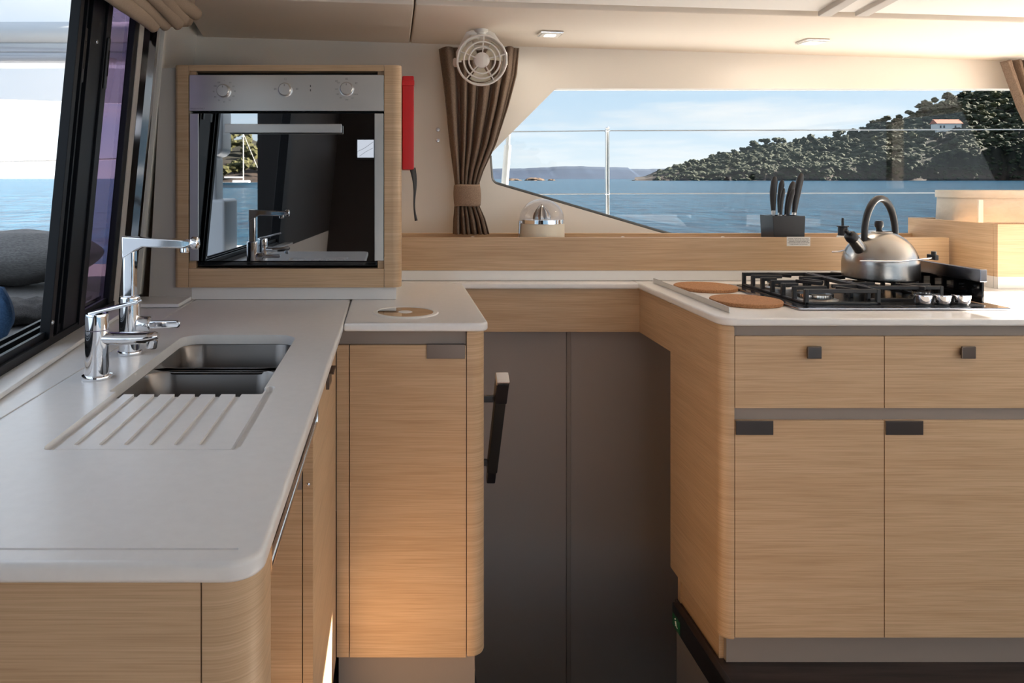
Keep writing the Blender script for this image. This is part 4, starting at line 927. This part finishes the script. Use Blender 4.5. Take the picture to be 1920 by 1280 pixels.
def land(px, t):
    D = D0 + (D1 - D0) * t + 12 * noise.noise((px * .012, 2, 0)) * (1 - min(1, t))
    Hh = max(0, (336 - sil(px)) * D1 / F)
    tt = min(t, 1)
    D += (8 * noise.fractal((px * .035, t * 40, 3), 1, 2, 4)) * sstep(0, .02, tt) * min(1, Hh / 20)
    h = Hh * (.22 * sstep(0, .07, tt) + .78 * (tt ** .85)) if t <= 1 else Hh * (1 - .8 * (t - 1))
    x_ = (px - CX) * D / F
    h += min(1, Hh / 12) * (3.2 * noise.fractal((x_ * .035, D * .05, h * .04), 1, 2, 4)) * sstep(0, .03, tt)
    h += 1.6 * abs(noise.noise((x_ * .16, D * .16, 4))) * sstep(.02, .1, tt) * min(1, Hh / 10)
    return Vector((x_, D, SZ - .6 + h + .6 * sstep(0, .02, tt)))
hl = MB().grid(lambda u, v: land(1190 + 1710 * u, 1.7 * v), 620, 110)
ho = hl.build('headland', 'headland_ground', smooth=80, loc=(700, 850, SZ)); ho['kind'] = 'structure'; ho['label'] = 'rocky wooded headland rising on the right'
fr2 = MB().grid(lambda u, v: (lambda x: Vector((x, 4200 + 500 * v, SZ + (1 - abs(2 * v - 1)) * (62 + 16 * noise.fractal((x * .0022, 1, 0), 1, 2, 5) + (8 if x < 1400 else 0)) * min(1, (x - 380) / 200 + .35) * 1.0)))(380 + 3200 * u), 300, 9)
fo = fr2.build('far_ridge', 'far_ridge_haze_blue', smooth=60, loc=(1500, 4400, SZ)); fo['kind'] = 'structure'; fo['label'] = 'low wooded ridge on the horizon, coloured haze blue'
# trees
def tree_mesh(seed, kind):
    rnd = random.Random(seed); b = bmesh.new()
    nb = 6 if kind else 5
    for k in range(nb):
        a = rnd.uniform(0, 2 * PI); rr = rnd.uniform(0, .34) if k else 0
        c = Vector((rr * math.cos(a), rr * math.sin(a), rnd.uniform(.52, .86) if kind else rnd.uniform(.25, .7)))
        r = rnd.uniform(.17, .30)
        t = bmesh.new(); bmesh.ops.create_icosphere(t, subdivisions=2, radius=r)
        for v in t.verts:
            n_ = v.co.normalized(); v.co *= 1 + .75 * noise.noise(n_ * 3.6 + Vector((seed * 3 + k * 5, 0, 0)))
            v.co.z *= .62 if kind else .9; v.co += c
        me = bpy.data.meshes.new('t'); t.to_mesh(me); t.free(); b.from_mesh(me); bpy.data.meshes.remove(me)
    nf = len(b.faces)
    t = bmesh.new(); bmesh.ops.create_cone(t, segments=6, radius1=.035, radius2=.02, depth=.7, cap_ends=False)
    for v in t.verts: v.co.z += .33
    me = bpy.data.meshes.new('t'); t.to_mesh(me); t.free(); b.from_mesh(me); bpy.data.meshes.remove(me)
    b.faces.ensure_lookup_table()
    for i, f in enumerate(b.faces): f.material_index = 0 if i < nf else 1
    me = bpy.data.meshes.new('pine_tree'); b.to_mesh(me); b.free()
    return me
TM = [tree_mesh(i, i % 2) for i in range(6)]; PM = [m_.copy() for m_ in TM[:3]]
for m_ in TM: m_.materials.append(MAT['pine_leaf']); m_.materials.append(MAT['bark'])
for m_ in PM: m_.materials.append(MAT['pine_leaf_pale']); m_.materials.append(MAT['bark'])
rnd = random.Random(3)
PLANTED = []
def plant(px, t, h, pale, lab, grp):
    p = land(px, t); me = rnd.choice(PM if pale else TM); r_ = h * .62
    if any((p - q_).length < .95 * (r_ + rq) for q_, rq in PLANTED): return False
    PLANTED.append((p, r_))
    o = bpy.data.objects.new('pine_tree', me); COL.objects.link(o); o.location = p - Vector((0, 0, h * .12)); o.rotation_euler.z = rnd.uniform(0, 6.28)
    s_ = h; o.scale = (s_ * rnd.uniform(1.0, 1.3), s_ * rnd.uniform(1.0, 1.3), s_)
    o['label'] = lab; o['category'] = 'tree'; o['group'] = grp
    return True
for k in range(160):                                             # ridge line
    px = 1340 + k * 4 + rnd.uniform(-2, 2)
    plant(px, rnd.uniform(.94, 1.05), rnd.uniform(8, 15) if px > 1400 else rnd.uniform(5, 8), False, 'pine tree on the skyline ridge of the headland', 'skyline pines on the headland')
for px, t in ((1865, .78), (1872, .72), (1850, .80), (1838, .58), (1850, .55), (1826, .60), (1868, .56), (1880, .6), (1895, .68), (1845, .45), (1862, .43), (1878, .42), (1705, .42), (1712, .38), (1640, .5), (1690, .5)):
    plant(px, t, rnd.uniform(7, 11), True, 'pale yellow-green tree among the dark pines of the headland', 'pale trees on the headland')
n_t = 0
for k in range(6000):
    if n_t >= 220: break
    px = rnd.uniform(1280, 1960); t = rnd.uniform(.16, 1.02)
    if rnd.random() > min(1, (336 - sil(px)) / 90 + .12): continue
    if 1735 < px < 1812 and   .25 < t < .48: continue
    n_t += plant(px, t, rnd.uniform(6, 12) * (1 if px > 1500 else .75), False, 'dark green pine tree on the slope of the headland', 'dark pines on the headland')
# undergrowth between the trees: nobody could count it
sb = bmesh.new(); blob = []
for q_ in range(5):
    t_ = bmesh.new(); bmesh.ops.create_icosphere(t_, subdivisions=1, radius=1)
    for v in t_.verts: v.co *= 1 + .5 * noise.noise(v.co * 1.9 + Vector((q_ * 9, 0, 0)))
    blob.append(([v.co.copy() for v in t_.verts], [[v.index for v in f.verts] for f in t_.faces])); t_.free()
for k in range(5200):
    px = rnd.uniform(1230, 2000); t = rnd.uniform(.012, 1.0) if k % 4 else rnd.uniform(.008, .12)
    if rnd.random() > min(1, (336 - sil(px)) / 70 + .05): continue
    if 1738 < px < 1810 and .2 < t < .37: continue
    p = land(px, t); sc2 = rnd.uniform(1.6, 4.2) * (.6 if t < .12 else 1); vs_, fs_ = rnd.choice(blob); ca, sa = math.cos(k), math.sin(k)
    vv = [sb.verts.new((p.x + (c.x * ca - c.y * sa) * sc2 * 1.3, p.y + (c.x * sa + c.y * ca) * sc2, p.z + c.z * sc2 * .8)) for c in vs_]
    for f in fs_: sb.faces.new([vv[i] for i in f])
us_ = MB(); us_.bm.free(); us_.bm = sb
uo = us_.build('undergrowth', 'pine_leaf', ho, kind='stuff')
# house on the headland
hp = land(1774, .36); hs = thing('house', 'white house with red roof among the trees on the headland', 'house', (hp.x, hp.y, hp.z))
wdt = 14
MB().box(hp.x - wdt, hp.x + wdt, hp.y - 5, hp.y + 5, hp.z - 4, hp.z + 8).build('wall', 'house_wall', hs)
MB().prism([(hp.y - 6.5, hp.z + 7.8), (hp.y + 6.5, hp.z + 7.8), (hp.y, hp.z + 13)], 'X', hp.x - wdt - 1, hp.x + wdt + 1).build('roof', 'roof_tile', hs)
for x in (-10, -6, 7):
    MB().box(hp.x + x - 1, hp.x + x + 1, hp.y - 5.1, hp.y - 4.9, hp.z + 2.5, hp.z + 5.5).build('window', 'window_dark', hs)
# rocks in the water
for i, (px, w_, h_) in enumerate(((962, 9, 2.2), (1002, 10, 3.4), (1034, 4, 1.8), (1196, 6, 1.6))):
    D = 820.; c = Vector(((px - CX) * D / F, D, SZ))
    t = bmesh.new(); bmesh.ops.create_icosphere(t, subdivisions=3, radius=1)
    for v in t.verts:
        v.co *= 1 + .4 * noise.noise(v.co * 2.2 + Vector((i * 7, 0, 0))); v.co = Vector((v.co.x * w_, v.co.y * w_ * .7, v.co.z * h_)) + c
    mb = MB(); mb._merge(t)
    mb.build('sea_rock', 'rock', smooth=50, label=('low brown rock in the sea behind the strut', 'jagged brown rock in the sea right of the strut', 'small rock right of the jagged one in the sea', 'low rock off the tip of the headland')[i], cat='rock', group='rocks in the sea')
# shore behind the boat (mirrored in the oven door)
def land2(u, v):
    x_ = -520 + 620 * u; t = v
    Hh = 26 + 14 * noise.fractal((x_ * .012, 5, 0), 1, 2, 4)
    h = Hh * sstep(0, 1, t) + (3 * noise.fractal((x_ * .05, t * 6, 2), 1, 2, 4)) * sstep(0, .1, t)
    return Vector((x_, -420 - 160 * t, SZ - .5 + h + 1.2 * sstep(0, .03, t)))
so3 = MB().grid(land2, 160, 40).build('aft_shore', 'headland_ground', smooth=80, loc=(-200, -480, SZ)); so3['kind'] = 'structure'; so3['label'] = 'wooded shore behind the boat'
tb = bmesh.new()
for k in range(420):
    u = rnd.random(); v = rnd.uniform(.05, .95); p = land2(u, v); me = rnd.choice(TM)
    if any((p - q_).length < 10 for q_, rq in PLANTED): continue
    PLANTED.append((p, 8)); h = rnd.uniform(8, 12); n0 = len(tb.verts); tb.from_mesh(me); tb.verts.ensure_lookup_table()
    for q_ in range(n0, len(tb.verts)): c = tb.verts[q_].co; tb.verts[q_].co = Vector((c.x * h * 1.2, c.y * h * 1.2, (c.z - .12) * h)) + p
for f in tb.faces: f.material_index = 0
ts = MB(); ts.bm.free(); ts.bm = tb; ts.build('shore_woods', 'pine_leaf_pale', so3, kind='stuff')
yb = thing('sailing_yacht', 'small white sailing yacht at anchor, mirrored in the oven door', 'yacht', (-36, -172, SZ))
hull = MB().grid(lambda u, v: Vector((-36 + (u - .5) * 11, -172 + math.copysign(1, v - .5) * abs(v - .5) * 2 * 1.6 * max(0, math.sin(PI * min(1, u * .55 + .38))) , SZ - .3 + 1.5 * (abs(v - .5) * 2) ** .5)), 24, 11)
hull.build('hull', 'gelcoat_white', yb, smooth=60)
MB().box(-38, -34, -172.8, -171.2, SZ + 1.0, SZ + 1.7, .2).build('cabin', 'gelcoat_white', yb)
MB().tube([(-35.5, -172, SZ + 1), (-35.5, -172, SZ + 13)], .09, 8).build('mast', 'sail_white', yb)
MB().tube([(-35.5, -172, SZ + 2.4), (-40, -172, SZ + 2.4)], .15, 8).build('boom', 'sail_white', yb)
MB().tube([(-30.7, -172, SZ + 1.2), (-35.5, -172, SZ + 12.8)], .04, 6).build('forestay', 'sail_white', yb)
